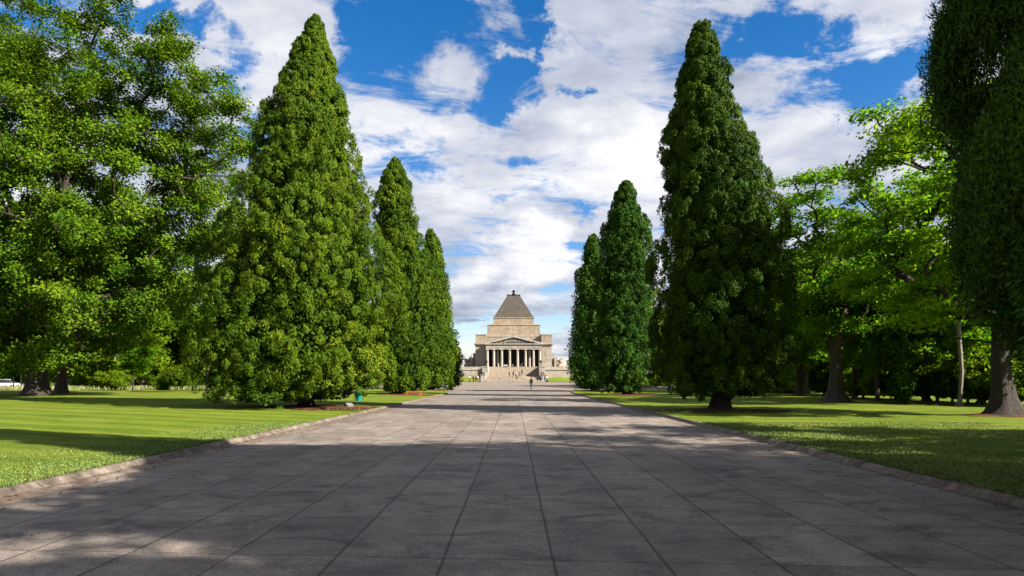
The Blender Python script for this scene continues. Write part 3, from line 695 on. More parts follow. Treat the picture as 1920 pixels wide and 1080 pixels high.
# ------------------------------------------------------------------ the shrine
SH_ = thing('stone_shrine', (0, 217, 5.1), 'granite memorial shrine with columned portico and stepped pyramid roof ending the avenue', 'memorial')
def sp(name, b, m, parent=SH_, smooth=False):
    o = b.build(name, m, None, smooth); o.parent = parent
    p = parent
    off = np.array((0., 0, 0))
    while p is not None: off += np.array(p.location); p = p.parent
    me = o.data; co = np.empty(len(me.vertices)*3); me.vertices.foreach_get('co', co)
    co = (co.reshape(-1, 3)-off).reshape(-1); me.vertices.foreach_set('co', co); me.update()
    return o
CY = 217.0
b = MB()
for s in (-1, 1):
    b.box(*sorted((s*7.6, s*11.5)), 205.5, 228.5, 5.1, 11.7); b.box(*sorted((s*7.602, s*11.6)), 205.40, 228.6, 5.102, 5.9)
b.box(-7.6, 7.6, 205.5, 228.49, 10.33, 11.699); b.box(-7.6, 7.6, 216, 228.48, 5.1, 10.33); sp('main_wall', b, MT['stone'])
b = MB(); b.box(-11.75, 11.75, 205.2, 228.8, 11.7, 12.0); b.box(-11.95, 11.95, 204.95, 229.05, 12.0, 12.33); sp('cornice', b, MT['stone_pale'])
b = MB()
for sx in (-1, 1):
    x0, x1 = sorted((sx*8.35, sx*11.45)); b.box(x0, x1, 205.6, 228.4, 12.33, 14.85)
b.box(-8.35, 8.35, 207.4, 228, 12.33, 14.4)
sp('parapet', b, MT['stone_up'])
b = MB()
for sx in (-1, 1):
    x0, x1 = sorted((sx*8.22, sx*11.58)); b.box(x0, x1, 205.48, 228.5, 14.85, 15.05)
b.box(-8.2, 8.2, 207.3, 228, 14.4, 14.6)
sp('parapet_coping', b, MT['stone_pale'])
b = MB(); b.frustum(0, CY, 8.1, 8.0, 14.6, 18.0); b.frustum(0, CY, 8.15, 8.05, 18.0, 18.28); b.frustum(0, CY, 8.35, 8.3, 14.6, 15.3)
sp('upper_tier', b, MT['stone_up'])
b = MB(); b.frustum(0, CY, 6.25, 6.2, 18.28, 20.3); b.frustum(0, CY, 6.55, 6.55, 18.28, 18.6); b.frustum(0, CY, 6.35, 6.35, 20.3, 20.56)
sp('attic_tier', b, MT['stone_up'])
b = MB(); ns = 30; z0, z1 = 20.56, 27.7
for i in range(ns):
    u = i/ns; h = 6.12*(1-u)+1.98*u; z = z0+(z1-z0)*u; b.frustum(0, CY, h, h-.03, z, z+(z1-z0)/ns)
rf = sp('roof', b, MT['roof'])
b = MB(); b.frustum(0, CY, 2.05, 2.1, 27.7, 27.95)
for k in range(9):
    for (ax, ay) in ((1, 0), (0, 1)):
        for s in (-1, 1):
            t = -1.9+k*.475; x, y = (t, s*1.95) if ax else (s*1.95, t)
            b.box(x-.12, x+.12, CY+y-.12, CY+y+.12, 27.952, 28.28)
sp('cresting', b, MT['dark'], rf)
b = MB(); b.lathe([(.42, 27.9), (.42, 28.2), (.22, 28.4), (.16, 28.9), (.2, 29.1), (.55, 29.35), (.62, 29.5), (.3, 29.55), (.12, 29.95)], (0, CY, 0), 12)
for k in range(3):
    t = k*2.09+.5; b.ell((.38*math.cos(t), CY+.38*math.sin(t), 28.7), (.14, .14, .42), 6)
sp('finial', b, MT['dark'], rf)
# portico
b = MB(); b.box(-8.3, 8.3, 200.4, 205.38, 4.95, 5.16); sp('portico_floor', b, MT['stone_step'])
b = MB(); b.box(-8.15, 8.15, 200.55, 205.38, 10.32, 11.45); b.box(-8.2, 8.2, 200.45, 205.38, 10.75, 10.83); sp('entablature', b, MT['stone_pale'])
b = MB(); b.box(-8.3, 8.3, 200.4, 205.1, 11.45, 11.7); b.box(-8.5, 8.5, 200.2, 205.0, 11.7, 12.0); sp('portico_cornice', b, MT['stone_pale'])
b = MB(); hw, za, yb, yf = 8.5, 14.25, 207.3, 201.25
b.add([(-hw+.7, yf, 12.0), (hw-.7, yf, 12.0), (0, yf, za-.35), (-hw+.7, yb, 12.0), (hw-.7, yb, 12.0), (0, yb, za-.35)], [(0,1,2),(3,5,4),(0,3,4,1),(1,4,5,2),(2,5,3,0)])
pd = sp('pediment', b, MT['stone'])
b = MB()
for s in (-1, 1):   # raking cornices
    v = []
    for y in (200.25, 207.25):
        v += [(s*hw, y, 12.003), (s*(hw-1.1), y, 12.003), (0, y, za-.42), (0, y, za), (s*hw, y, 12.22)]
    f = [(0,1,2,3,4), (9,8,7,6,5), (0,5,6,1), (1,6,7,2), (2,7,8,3), (3,8,9,4), (4,9,5,0)]
    if s < 0: f = [q[::-1] for q in f]
    b.add(v, f)
sp('raking_cornice', b, MT['stone_pale'], pd)
b = MB(); rq = random.Random(9)   # carved figures
for i in range(34):
    x = -6.3+12.6*i/33+rq.uniform(-.1, .1); hmax = (1-abs(x)/7.8)*1.95
    hh = max(.2, hmax*rq.uniform(.55, .92)); b.ell((x, 200.8, 12.03+hh*.45), (.11+.09*rq.random(), .3, hh*.45), 7, 0, .5, i)
    b.ell((x+rq.uniform(-.08, .08), 200.78, 12.03+hh*.93), (.10, .1, .12), 6, 0, .2, i)
    if rq.random() < .6: b.tube([(x, 200.8, 12+hh*.7), (x+rq.uniform(-.4, .4), 200.72, 12+hh*rq.uniform(.3, .9))], [.06, .04], 5)
sp('carved_relief', b, MT['stone_pale'], pd, True)
b = MB(); b.lathe([(.32, 14.1), (.3, 14.4), (.12, 14.55), (.22, 14.85), (.1, 15.15), (.02, 15.35)], (0, 200.8, 0), 10); sp('acroterion', b, MT['stone_up'], pd)
for x in (-7.72, -5.83, -3.5, -1.17, 1.17, 3.5, 5.83, 7.72):
    t = MB(); n = 20; vs = []
    lv = [(0, .40), (.3, .40), (2.5, .375), (4.72, .335)]
    for z, r in lv:
        for k in range(n*2):
            a_ = PI*k/n; q = r*(1 if k % 2 else .94); vs.append((x+q*math.cos(a_), 201.05+q*math.sin(a_), 5.16+z))
    m2 = n*2; t.add(vs, [(i*m2+k, i*m2+(k+1) % m2, (i+1)*m2+(k+1) % m2, (i+1)*m2+k) for i in range(3) for k in range(m2)])
    t.tube([(x, 201.05, 9.87), (x, 201.05, 10.0), (x, 201.05, 10.1)], [.34, .44, .47], 20)
    t.box(x-.49, x+.49, 200.56, 201.54, 10.1, 10.318)
    sp('column', t, MT['stone_pale'])
for x in (-4.7, 4.7):
    t = MB(); t.tube([(x, 203.4, 5.16), (x, 203.4, 10.32)], [.38, .33], 16); sp('column', t, MT['stone_pale'])
b = MB(); b.box(-7.598, 7.598, 205.381, 215.98, 4.95, 5.155); b.box(-7.59, 7.59, 207.7, 207.99, 5.157, 10.32); b.box(-7.59,-7.4,205.6,207.69,5.157,10.32); b.box(7.4,7.59,205.6,207.69,5.157,10.32); sp('vestibule', b, MT['portico_shade'])  # floor and panels carry the portico's shade in their colour
b = MB(); b.box(-1.2, 1.2, 207.55, 207.69, 5.17, 9.2); dr = sp('door', b, MT['dark'])
b = MB(); b.box(-1.5, -1.203, 207.5, 207.69, 5.17, 9.5); b.box(1.203, 1.5, 207.5, 207.69, 5.17, 9.5); b.box(-1.2, 1.2, 207.5, 207.69, 9.203, 9.5); sp('door_frame', b, MT['dark'], dr)
# stepped buttresses at both sides with statue groups standing on them
for s, nm in ((-1, 'left'), (1, 'right')):
    b = MB()
    def bx(x0, x1, y0, y1, z0, z1): 
        p, q = sorted((s*x0, s*x1)); b.box(p, q, y0, y1, z0, z1)
    bx(11.5, 12.3, 207, 227, 5.1, 9.4); bx(12.3, 13.0, 206, 211, 5.1, 8.0); bx(12.3, 13.6, 206.5, 213, 5.1, 6.8); bx(13.6, 14.2, 206, 212, 5.1, 6.2)
    sp('side_buttress', b, MT['stone'])
    g = thing('statue_group', (s*13.1, 207.6, 6.8), f'carved stone figures with rounded lion like forms on the {nm} flank of the shrine', 'statue', 'statue groups beside the shrine')
    t = MB()
    t.ell((s*1.1, -.6, .1), (.75, .6, .75), 10, 0, .25, 3); t.ell((s*.2, -.4, .35), (.45, .4, .9), 10, 0, .25, 4)
    t.ell((s*.2, -.45, 1.35), (.22, .22, .26), 8); t.ell((s*1.5, -.8, .75), (.32, .3, .34), 8, 0, .2, 5); t.box(min(s*-.6,s*1.9), max(s*-.6,s*1.9), -1.2, .3, -1.68, -.6)
    t.tube([(s*-.3, -.3, -.6), (s*-.35, -.3, 1.0), (s*-.3, -.3, 2.2)], [.22, .2, .05], 7)
    o = t.build('carved_figures', MT['stone_up'], g, True)
# terrace walls
for s, nm in ((-1, 'left'), (1, 'right')):
    g = thing('terrace_wall', (s*15, 191, 1.7), f'low coursed granite terrace wall on the {nm} of the grand steps', 'retaining wall', 'terrace walls beside the steps')
    b = MB(); p, q = sorted((s*8.75, s*26)); b.box(p, q, 190, 215, 1.3, 4.05); sp('wall', b, MT['stone_wall'], g)
    b = MB(); b.box(*sorted((s*8.752, s*26.1)), 189.85, 215.2, 4.05, 4.3); sp('coping', b, MT['stone_pale'], g)
    b = MB(); b.box(*sorted((s*8.752, s*19)), 196, 228, 4.302, 5.08); sp('upper_step', b, MT['stone_wall'], g)
b = MB(); b.add([(-9.2,181.4,.80),(9.2,181.4,.80),(9.2,185.2,.80),(-9.2,185.2,.80)], [(0,1,2,3)]); tag(b.build('stairway_apron', MT['forecourt']), kind='structure')
# grass in front of the walls
for s in (-1, 1):
    b = MB(); x0, x1 = sorted((s*9.25, s*40))
    b.add([(x0,181.3,.86),(x1,181.3,.86),(x1,189.9,1.95),(x0,189.9,1.95)], [(0,1,2,3)]); tag(b.build('grass_bank', MT['grass']), kind='structure')
# grand steps
g = thing('stone_stairway', (0, 192, .76), 'broad granite steps climbing to the portico between two cheek blocks', 'steps')
b = MB(); n1, n2 = 8, 21
for i in range(n1):
    z = .74+(1.98-.74)*(i+1)/n1; y = 184.6+i*.42; b.box(-7.6, 7.6, y, 190, .5+.001*i, z) if False else b.box(-7.6, 7.6, y, y+.42 if i < n1-1 else 190, .5, z)
sp('lower_flight', b, MT['stone_step'], g)
b = MB()
for i in range(n2):
    z = 1.98+(5.1-1.98)*(i+1)/n2; y = 190+i*.48; b.box(-7.1, 7.1, y, y+.48 if i < n2-1 else 200.4, 1.5, z)
sp('upper_flight', b, MT['stone_step'], g)
for s in (-1, 1):
    b = MB(); b.box(*sorted((s*7.103, s*8.7)), 189.4, 200.38, 1.0, 4.9); b.box(*sorted((s*7.05, s*8.74)), 189.3, 200.36, 4.9, 5.12)
    b.box(*sorted((s*7.603, s*8.9)), 185.6, 189.28, .6, 2.6); b.box(*sorted((s*7.58, s*8.95)), 185.5, 189.26, 2.6, 2.78)
    ck = sp('cheek_block', b, MT['stone_pale'], g)
for s, nm in ((-1, 'left'), (1, 'right')):
    t = MB(); t.lathe([(.28, 0), (.28, .12), (.12, .22), (.10, 1.0), (.14, 1.1), (.36, 1.35), (.42, 1.6), (.30, 1.75), (.05, 1.9)], (0, 0, 0), 12)
    o = t.build('bronze_lamp', MT['dark'], None, True); o.location = (s*7.9, 198.8, 5.12)
    tag(o, f'dark bronze urn lamp on the {nm} cheek block at the head of the steps', 'lamp', 'urn lamps at the head of the steps')

# ------------------------------------------------------------------ people
def body_mesh(pose, heavy=1.0):
    """one continuous skinned body; joints posed in metres, origin between the feet"""
    J, E, Rr = {}, [], {}
    def j(n, p, r): J[n] = p; Rr[n] = r
    sit = pose == 'sit'; st = {'walk': .30, 'stand': .04, 'climb': .16, 'sit': 0}[pose]
    hz = .46 if sit else .93
    j('hip', (0, 0, hz+.02), (.15*heavy, .11)); j('waist', (0, 0, hz+.17), (.135*heavy, .10)); j('chest', (0, .0, hz+.38), (.16*heavy, .115)); j('neckb', (0, 0, hz+.53), (.085, .08))
    j('neck', (0, .01, hz+.58), (.055, .055)); j('head', (0, .02, hz+.67), (.078, .095)); j('crown', (0, .01, hz+.77), (.07, .085))
    E += [('hip','waist'),('waist','chest'),('chest','neckb'),('neckb','neck'),('neck','head'),('head','crown')]
    for s, n in ((-1, 'l'), (1, 'r')):
        f = s*st
        if sit: K = (s*.13, .42, .47); A = (s*.13, .46, .10); T = (s*.14, .60, .05)
        elif pose == 'climb' and s > 0: K = (s*.11, .24, .68); A = (s*.11, .16, .28); T = (s*.12, .30, .22)
        else: K = (s*.10, f*.55+.03, .50); A = (s*.10, f-.02, .09+(.06 if f < 0 else 0)); T = (s*.11, f+.15, .035)
        j('th'+n, (s*.09, 0, hz-.03 if not sit else .49), (.095*heavy, .095)); j('k'+n, K, (.062, .065)); j('a'+n, A, (.042, .045)); j('t'+n, T, (.042, .032))
        E += [('hip','th'+n),('th'+n,'k'+n),('k'+n,'a'+n),('a'+n,'t'+n)]
        sw = -f*.8 if not sit else .25
        j('s'+n, (s*.185, 0, hz+.48), (.065, .065)); j('e'+n, (s*.235, sw*.35, hz+.20), (.045, .045)); j('w'+n, (s*.225, sw*.9+.05, hz-.03 if not sit else .56), (.030, .028)); j('h'+n, (s*.225, sw+.07, hz-.11 if not sit else .53), (.040, .022))
        E += [('chest','s'+n),('s'+n,'e'+n),('e'+n,'w'+n),('w'+n,'h'+n)]
    names = list(J); me = bpy.data.meshes.new('person')
    me.from_pydata([J[n] for n in names], [(names.index(a), names.index(b_)) for a, b_ in E], []); me.update()
    o = bpy.data.objects.new('tmp', me); col.objects.link(o)
    m = o.modifiers.new('s', 'SKIN'); m.use_smooth_shade = True
    for i, n in enumerate(names): me.skin_vertices[0].data[i].radius = Rr[n]; me.skin_vertices[0].data[i].use_root = (i == 0)
    m = o.modifiers.new('u', 'SUBSURF'); m.levels = 2; m.render_levels = 2
    dg = bpy.context.evaluated_depsgraph_get(); me2 = bpy.data.meshes.new_from_object(o.evaluated_get(dg)); bpy.data.objects.remove(o)
    # fingers and thumb, nose, ears, feet soles merged into the same mesh
    b = MB()
    for n, s in (('l', -1), ('r', 1)):
        h = np.array(J['h'+n]); 
        for q, (dy, ln) in enumerate(((-.03, .06), (-.01, .075), (.012, .07), (.032, .055))):
            b.tube([h+np.array((0, dy, -.01)), h+np.array((-s*.01, dy, -.01-ln*.55)), h+np.array((-s*.03, dy, -.01-ln))], [.009, .0085, .006], 6)
        b.tube([h+np.array((-s*.01, .03, .03)), h+np.array((-s*.02, .06, .0)), h+np.array((-s*.02, .065, -.03))], [.011, .010, .007], 6)
    hd = np.array(J['head'])
    b.ell(hd+np.array((0, .10, .0)), (.014, .022, .022), 6); b.ell(hd+np.array((0, .088, -.045)), (.024, .012, .007), 6)
    for s in (-1, 1): b.ell(hd+np.array((s*.08, 0, .0)), (.012, .02, .03), 6); b.ell(hd+np.array((s*.03, .09, .025)), (.012, .008, .008), 6)
    bm = bmesh.new(); bm.from_mesh(me2); t = bpy.data.meshes.new('x'); t.from_pydata(b.v, [], b.f); bm.from_mesh(t); bm.to_mesh(me2); bm.free()
    bpy.data.meshes.remove(t)
    me2['hz'] = hz
    hm = MB(); hd = J['crown']; hm.ell((hd[0], hd[1]-.015, hd[2]-.005), (.088, .102, .085), 12, 0, .08, 2)
    hmesh = hm.build('hair', MT['hair'], None, True); hme = hmesh.data; bpy.data.objects.remove(hmesh)
    bp = MB(); bp.box(-.15, .15, -.30, -.12, hz+.12, hz+.52); bp.box(-.12, .12, -.345, -.302, hz+.16, hz+.34)
    for s in (-1, 1): bp.tube([(s*.1, -.14, hz+.5), (s*.11, .0, hz+.565), (s*.11, .13, hz+.42), (s*.12, .05, hz+.2)], [.02]*4, 5)
    bo = bp.build('backpack', MT['dark'], None); bme = bo.data; bpy.data.objects.remove(bo)
    return me2, hme, bme
BODY = {k: body_mesh(k) for k in ('walk', 'stand', 'climb', 'sit')}
def person(pose, loc, rz, top, legs, label, h=1.0, shoes=(.03,.03,.03), pack=False, bare=False, group=None):
    src, hme, bme = BODY[pose]; me = src.copy(); hz = src['hz']
    for m in (MT['skin'], cloth(top), cloth(legs), cloth(shoes)): me.materials.append(m)
    n = len(me.polygons); c = np.empty(n*3); me.polygons.foreach_get('center', c); c = c.reshape(-1, 3)
    mi = np.zeros(n, np.int32)
    z, ax = c[:, 2], np.abs(c[:, 0])
    mi[(z > hz-.0) & (z < hz+.575) & ((ax < .19) | (z > hz+.15))] = 1
    leg = (z < hz+.02) & ((ax < .19)); mi[leg] = 2
    if pose == 'sit': mi[(c[:, 1] > .13) & (z < .60) & (ax < .19)] = 2
    mi[(z < .085) & (ax < .19)] = 3
    me.polygons.foreach_set('material_index', mi); me.update()
    me.polygons.foreach_set('use_smooth', np.ones(n, bool))
    o = bpy.data.objects.new('person', me); col.objects.link(o); o.location = loc; o.rotation_euler = (0, 0, rz); o.scale = (h, h, h)
    mobj('hair', hme, o)
    if pack: mobj('backpack', bme, o)
    tag(o, label, 'person', group); return o
def zg(y):   # surface height on forecourt / steps
    if y < 99: return .06
    if y < 184.6: return terrain(0, y)+.03
    if y < 190: return .74+(1.98-.74)*(min(7, int((y-184.6)/.42))+1)/8
    if y < 200.4: return 1.98+(5.1-1.98)*(min(20, int((y-190)/.48))+1)/21
    return 5.16
NAVY, BLK, WHT, RED, JEAN, GRY, PUR = (.02,.025,.05), (.02,.02,.022), (.75,.75,.75), (.5,.04,.03), (.06,.11,.22), (.25,.25,.26), (.10,.04,.09)
def P_(pose, px, Y, rz, top, legs, label, **k):
    return person(pose, (gx(px, Y), Y, zg(Y) if 'z' not in k else k.pop('z')), rz, top, legs, label, **k)
P_('walk', 996, 97, .15, BLK, JEAN, 'walker in a black jacket and jeans with a backpack, alone on the forecourt', shoes=(.7,.7,.7), pack=True, h=1.03)
P_('stand', 880.3, 181, .3, WHT, BLK, 'person in a white top and black trousers, leftmost on the forecourt', z=terrain(0,181)+.03)
P_('stand', 887.5, 180.6, -.4, PUR, BLK, 'person in dark purple standing beside the one in white', z=terrain(0,180)+.03)
P_('stand', 892.5, 181.4, 2.6, GRY, RED, 'person in grey top and red trousers in the left group', z=terrain(0,181)+.03)
P_('stand', 896.3, 180.8, -2.0, WHT, PUR, 'person in white top and purple trousers at the foot of the left cheek block', z=terrain(0,181)+.03)
P_('stand', 899.8, 182.3, .9, BLK, GRY, 'person in black top beside the left cheek block', z=terrain(0,182)+.03)
for i, (px, Y, t, l) in enumerate([(904.2, 187.4, NAVY, BLK), (907.2, 187.9, BLK, GRY), (910.0, 188.3, WHT, BLK)]):
    P_('sit', px, Y, PI, t, l, ['person in navy sitting leftmost on the low left block', 'person in black sitting in the middle of the low left block', 'person in white sitting rightmost on the low left block'][i], z=2.34)
P_('climb', 955.0, 187.6, .2, RED, BLK, 'person in red top climbing the steps, leftmost of the climbers')
P_('climb', 962.4, 187.9, 0, BLK, BLK, 'person all in black climbing the middle of the steps')
P_('climb', 967.4, 187.2, -.2, WHT, BLK, 'person in white top and black trousers climbing just right of the one in black')
P_('stand', 969.6, 184.0, 2.8, GRY, (.5,.42,.2), 'person in grey with sand coloured trousers at the foot of the steps', z=terrain(0,181)+.03)
P_('climb', 974.2, 189.0, -.1, GRY, NAVY, 'person in grey top and navy trousers partway up the steps')
P_('climb', 978.6, 191.6, -.4, PUR, BLK, 'person in purple, highest of the climbers on the steps')
for i, (px, t, l) in enumerate([(946.0, WHT, NAVY), (949.8, WHT, BLK), (961.2, GRY, PUR)]):
    P_('sit', px, 199.75, PI, t, l, ['person in white sitting at the top step, leftmost', 'person in white sitting at the top step, right beside another in white', 'person in grey sitting alone at the top step between two columns'][i], z=4.70)
P_('stand', 1008.3, 182.0, .5, NAVY, NAVY, 'person in navy, leftmost of the group right of the steps', z=terrain(0,181)+.03, h=.9)
P_('stand', 1013.2, 181.2, 2.9, (.15,.2,.28), BLK, 'person in slate blue in the group right of the steps', z=terrain(0,181)+.03, h=.95)
P_('stand', 1017.6, 180.8, -.5, WHT, WHT, 'person dressed all in white in the group right of the steps', z=terrain(0,181)+.03)
P_('stand', 1021.9, 181.4, 2.2, RED, GRY, 'person in red top, second from the right of the right group', z=terrain(0,181)+.03)
P_('stand', 1025.3, 180.9, -2.6, WHT, JEAN, 'person in white top and blue jeans, rightmost of the right group', z=terrain(0,181)+.03)
P_('sit', 1016.0, 187.5, PI, BLK, BLK, 'person in black sitting on the low right block', z=2.34)
P_('sit', 1019.4, 188.4, PI, RED, BLK, 'person in red sitting on the low right block', z=2.34)

# ------------------------------------------------------------------ small things on the lawns
Yb = 46
g = thing('litter_bin', (gx(671, Yb), Yb, LZ), 'teal tapered litter bin between two thin stakes on the left lawn', 'litter bin')
b = MB(); b.lathe([(.15, .04), (.17, .1), (.26, .62), (.29, .64), (.29, .68), (.25, .68), (.23, .60)], (.03, 0, 0), 16); b.build('bin_body', MT['teal'], g, True)
for x in (-.26, .33):
    b = MB(); b.tube([(x, .05, -.05), (x*1.03, .05, 1.05)], [.022, .018], 6); b.build('stake', MT['steel'], g)
b = MB(); b.box(-.29, .37, .03, .05, .66, .70); b.build('rail', MT['steel'], g)
b = MB(); b.box(-.22, -.02, .06, .10, .70, 1.25); b.build('cover_board', MT['khaki'], g)
Yr = 36.0
b = MB(); b.ell((0, 0, .08), (.25, .18, .17), 12, 0, .3, 8); o = b.build('rock', MT['rock']); o.location = (gx(660, Yr), Yr-.7, LZ+.06)
tag(o, 'pale grey rock on the mulch near the kerb under the largest left cypress', 'rock')
Yo = 60
g = thing('trestle_barrier', (gx(775, Yo), Yo, LZ), 'low orange painted timber barrier on legs by the left kerb', 'barrier')
b = MB(); b.box(-.65, .75, -.04, .04, .34, .46); b.build('rail', MT['orange'], g)
for x in (-.55, .65):
    b = MB(); b.tube([(x-.03, -.22, 0), (x, 0, .40)], [.035, .03], 6); b.tube([(x+.03, .22, 0), (x, 0, .40)], [.035, .03], 6); b.build('leg', MT['orange'], g)
# bicycle parked end-on by the last left cypress
Yk = 86
g = thing('bicycle', (gx(835, Yk), Yk, .0), 'white bicycle parked beside a thin pole at the far end of the left kerb', 'bicycle', None, 1.15)
for y in (-.5, .5):
    b = MB(); pts = [(0, y+.33*math.cos(t), .34+.33*math.sin(t)) for t in np.linspace(0, 2*PI, 21)]; b.tube(pts, [.022]*21, 6, cap=False); w_ = b.build('wheel', MT['rubber'], g)
    b = MB()
    for k in range(8): b.tube([(0, y, .34), (0, y+.32*math.cos(k*.785), .34+.32*math.sin(k*.785))], [.004]*2, 4)
    b.build('spokes', MT['steel'], w_)
b = MB()
for p, q in (((0,-.5,.34),(0,-.12,.30)), ((0,-.12,.30),(0,-.22,.85)), ((0,-.22,.78),(0,.33,.82)), ((0,.33,.82),(0,-.12,.30)), ((0,-.5,.34),(0,-.2,.75)), ((0,.5,.34),(0,.32,.92))): b.tube([p, q], [.022]*2, 6)
b.build('frame', MT['whitepaint'], g)
b = MB(); b.ell((0, -.23, .93), (.07, .13, .03), 8); b.build('saddle', MT['rubber'], g)
b = MB(); b.tube([(-.28, .28, 1.0), (0, .34, .97), (.28, .28, 1.0)], [.016]*3, 6); b.build('handlebar', MT['rubber'], g)
b = MB(); b.tube([(0, 0, -.05), (0, 0, 1.15)], [.035, .03], 8); o = b.build('thin_pole', MT['dark']); o.location = (gx(832, Yk), Yk, .0)
tag(o, 'thin dark pole beside the white bicycle', 'pole')
b = MB(); b.box(-.62, .42, -.3, .3, -.02, .24); b.box(-.55, .38, -.24, .24, .24, .29); o = b.build('tree_stump', MT['bark']); o.location = (gx(260, 73), 73, LZ)
tag(o, 'low dark timber stump beside the forked sapling on the left lawn', 'stump')
# cars on the far road
def car(loc, rz, paint, label):
    g = thing('parked_car', loc, label, 'car', 'cars parked beyond the left lawn', rz)
    def shell(sections, w, mi=0):
        b = MB(); v = []
        for x, zb, zt, ww in sections:
            v += [(x, -ww, zb), (x, ww, zb), (x, ww*.96, zb+(zt-zb)*.6), (x, ww*.80, zt), (x, -ww*.80, zt), (x, -ww*.96, zb+(zt-zb)*.6)]
        n = len(sections)
        b.add(v, [(i*6+k, i*6+(k+1) % 6, (i+1)*6+(k+1) % 6, (i+1)*6+k) for i in range(n-1) for k in range(6)] + [tuple(range(6))[::-1], tuple((n-1)*6+k for k in range(6))], mi); return b
    b = shell([(-2.25,.35,.78,.7),(-2.1,.25,.95,.85),(-1.2,.22,1.0,.9),(.8,.22,.98,.9),(1.7,.24,.85,.88),(2.2,.3,.65,.75)], 1); b.build('body', paint, g, True)
    b = shell([(-1.95,.96,1.0,.72),(-1.45,.96,1.40,.74),(-.6,.96,1.50,.76),(.2,.96,1.46,.76),(1.15,.93,1.0,.74)], 1); cb = b.build('cabin', MT['glass'], g, True)
    b = MB(); b.box(-1.3, .15, -.58, .58, 1.47, 1.53); b.build('roof', paint, g)
    for x in (-1.35, 1.35):
        for s in (-1, 1):
            b = MB(); b.tube([(x, s*.72, .33), (x, s*.93, .33)], [.33, .33], 16); w_ = b.build('wheel', MT['rubber'], g)
            b = MB(); b.tube([(x, s*.931, .33), (x, s*.95, .33)], [.2, .18], 12); b.build('rim', MT['steel'], w_)
    for s in (-1, 1):
        b = MB(); b.ell((2.12, s*.6, .68), (.1, .16, .08), 8); b.build('headlight', MT['whitepaint'], g, True)
    return g
Yc = 112
car((gx(14, Yc), Yc, .02), 0.05, MT['whitepaint'], 'white car parked beyond the left lawn, left of the huge elm trunk')
car((gx(130, Yc), Yc, .02), 3.1, MT['bluegrey'], 'blue grey car beyond the left lawn, right of the huge elm trunk')
for i, (px, hh) in enumerate(((25.5, 1.9), (39.5, 2.6))):
    b = MB(); b.tube([(0, 0, 0), (0, 0, hh)], [.10, .08], 8); b.ell((0, 0, hh), (.08, .08, .06), 8); o = b.build('post', MT['khaki']); o.location = (gx(px, 104), 104, -.03)
    tag(o, ['short pale post in front of the white car', 'taller pale post left of the huge elm trunk'][i], 'post', 'pale posts beyond the left lawn')

# ------------------------------------------------------------------ sky, sun, camera
w = bpy.data.worlds.new('World'); sc.world = w; w.use_nodes = True
nt = w.node_tree
for n in list(nt.nodes): nt.nodes.remove(n)
out = nt.nodes.new('ShaderNodeOutputWorld'); bg = nt.nodes.new('ShaderNodeBackground'); L(nt, bg.outputs[0], out.inputs[0])
tc = nt.nodes.new('ShaderNodeTexCoord'); V = tc.outputs['Generated']
sky = nt.nodes.new('ShaderNodeTexSky'); sky.sky_type = 'NISHITA'; sky.sun_disc = False
sky.sun_elevation = R(SUN_EL); sky.sun_rotation = R(90+SUN_AZ)
sky.air_density = 1.0; sky.dust_density = .2; sky.ozone_density = 1.6
hsv = N(nt, 'ShaderNodeHueSaturation'); hsv.inputs['Saturation'].default_value = 1.46; hsv.inputs['Value'].default_value = .88; L(nt, sky.outputs[0], hsv.inputs['Color'])
BG = .050
bg.inputs[1].default_value = BG
sx = N(nt, 'ShaderNodeSeparateXYZ'); L(nt, V, sx.inputs[0]); x, y, z = sx.outputs
az = M(nt, 'ARCTAN2', x, y); el = M(nt, 'ARCSINE', z)
ae = N(nt, 'ShaderNodeCombineXYZ'); L(nt, az, ae.inputs[0]); L(nt, el, ae.inputs[1])
wp = N(nt, 'ShaderNodeTexNoise'); wp.inputs['Scale'].default_value = 5.5; wp.inputs['Detail'].default_value = 7; wp.inputs['Roughness'].default_value = .62; L(nt, V, wp.inputs['Vector'])
wv1 = N(nt, 'ShaderNodeVectorMath'); wv1.operation = 'SUBTRACT'; L(nt, wp.outputs['Color'], wv1.inputs[0]); wv1.inputs[1].default_value = (.5, .5, .5)
wv2 = N(nt, 'ShaderNodeVectorMath'); wv2.operation = 'MULTIPLY'; L(nt, wv1.outputs[0], wv2.inputs[0]); wv2.inputs[1].default_value = (.42, .22, 0)
wv3 = N(nt, 'ShaderNodeVectorMath'); wv3.operation = 'ADD'; L(nt, wv2.outputs[0], wv3.inputs[0]); L(nt, ae.outputs[0], wv3.inputs[1]); ae = wv3
zz_ = M(nt, 'ADD', M(nt, 'MAXIMUM', z, 0.0), .16)
pl = N(nt, 'ShaderNodeCombineXYZ'); L(nt, M(nt, 'DIVIDE', x, zz_), pl.inputs[0]); L(nt, M(nt, 'DIVIDE', y, zz_), pl.inputs[1]); L(nt, M(nt, 'MULTIPLY', z, .6), pl.inputs[2])
P1 = pl.outputs[0]
n1 = noise(nt, mapping(nt, P1, (1, 1, 1), (3.1, 1.7, 0)), 1.15, 9, .60, .25)
n2 = noise(nt, mapping(nt, P1, (1.0, 1.5, 1), (8, 2, 0)), 3.6, 10, .68, .5)
dens = M(nt, 'ADD', M(nt, 'MULTIPLY', n1, .50), M(nt, 'MULTIPLY', n2, .50))
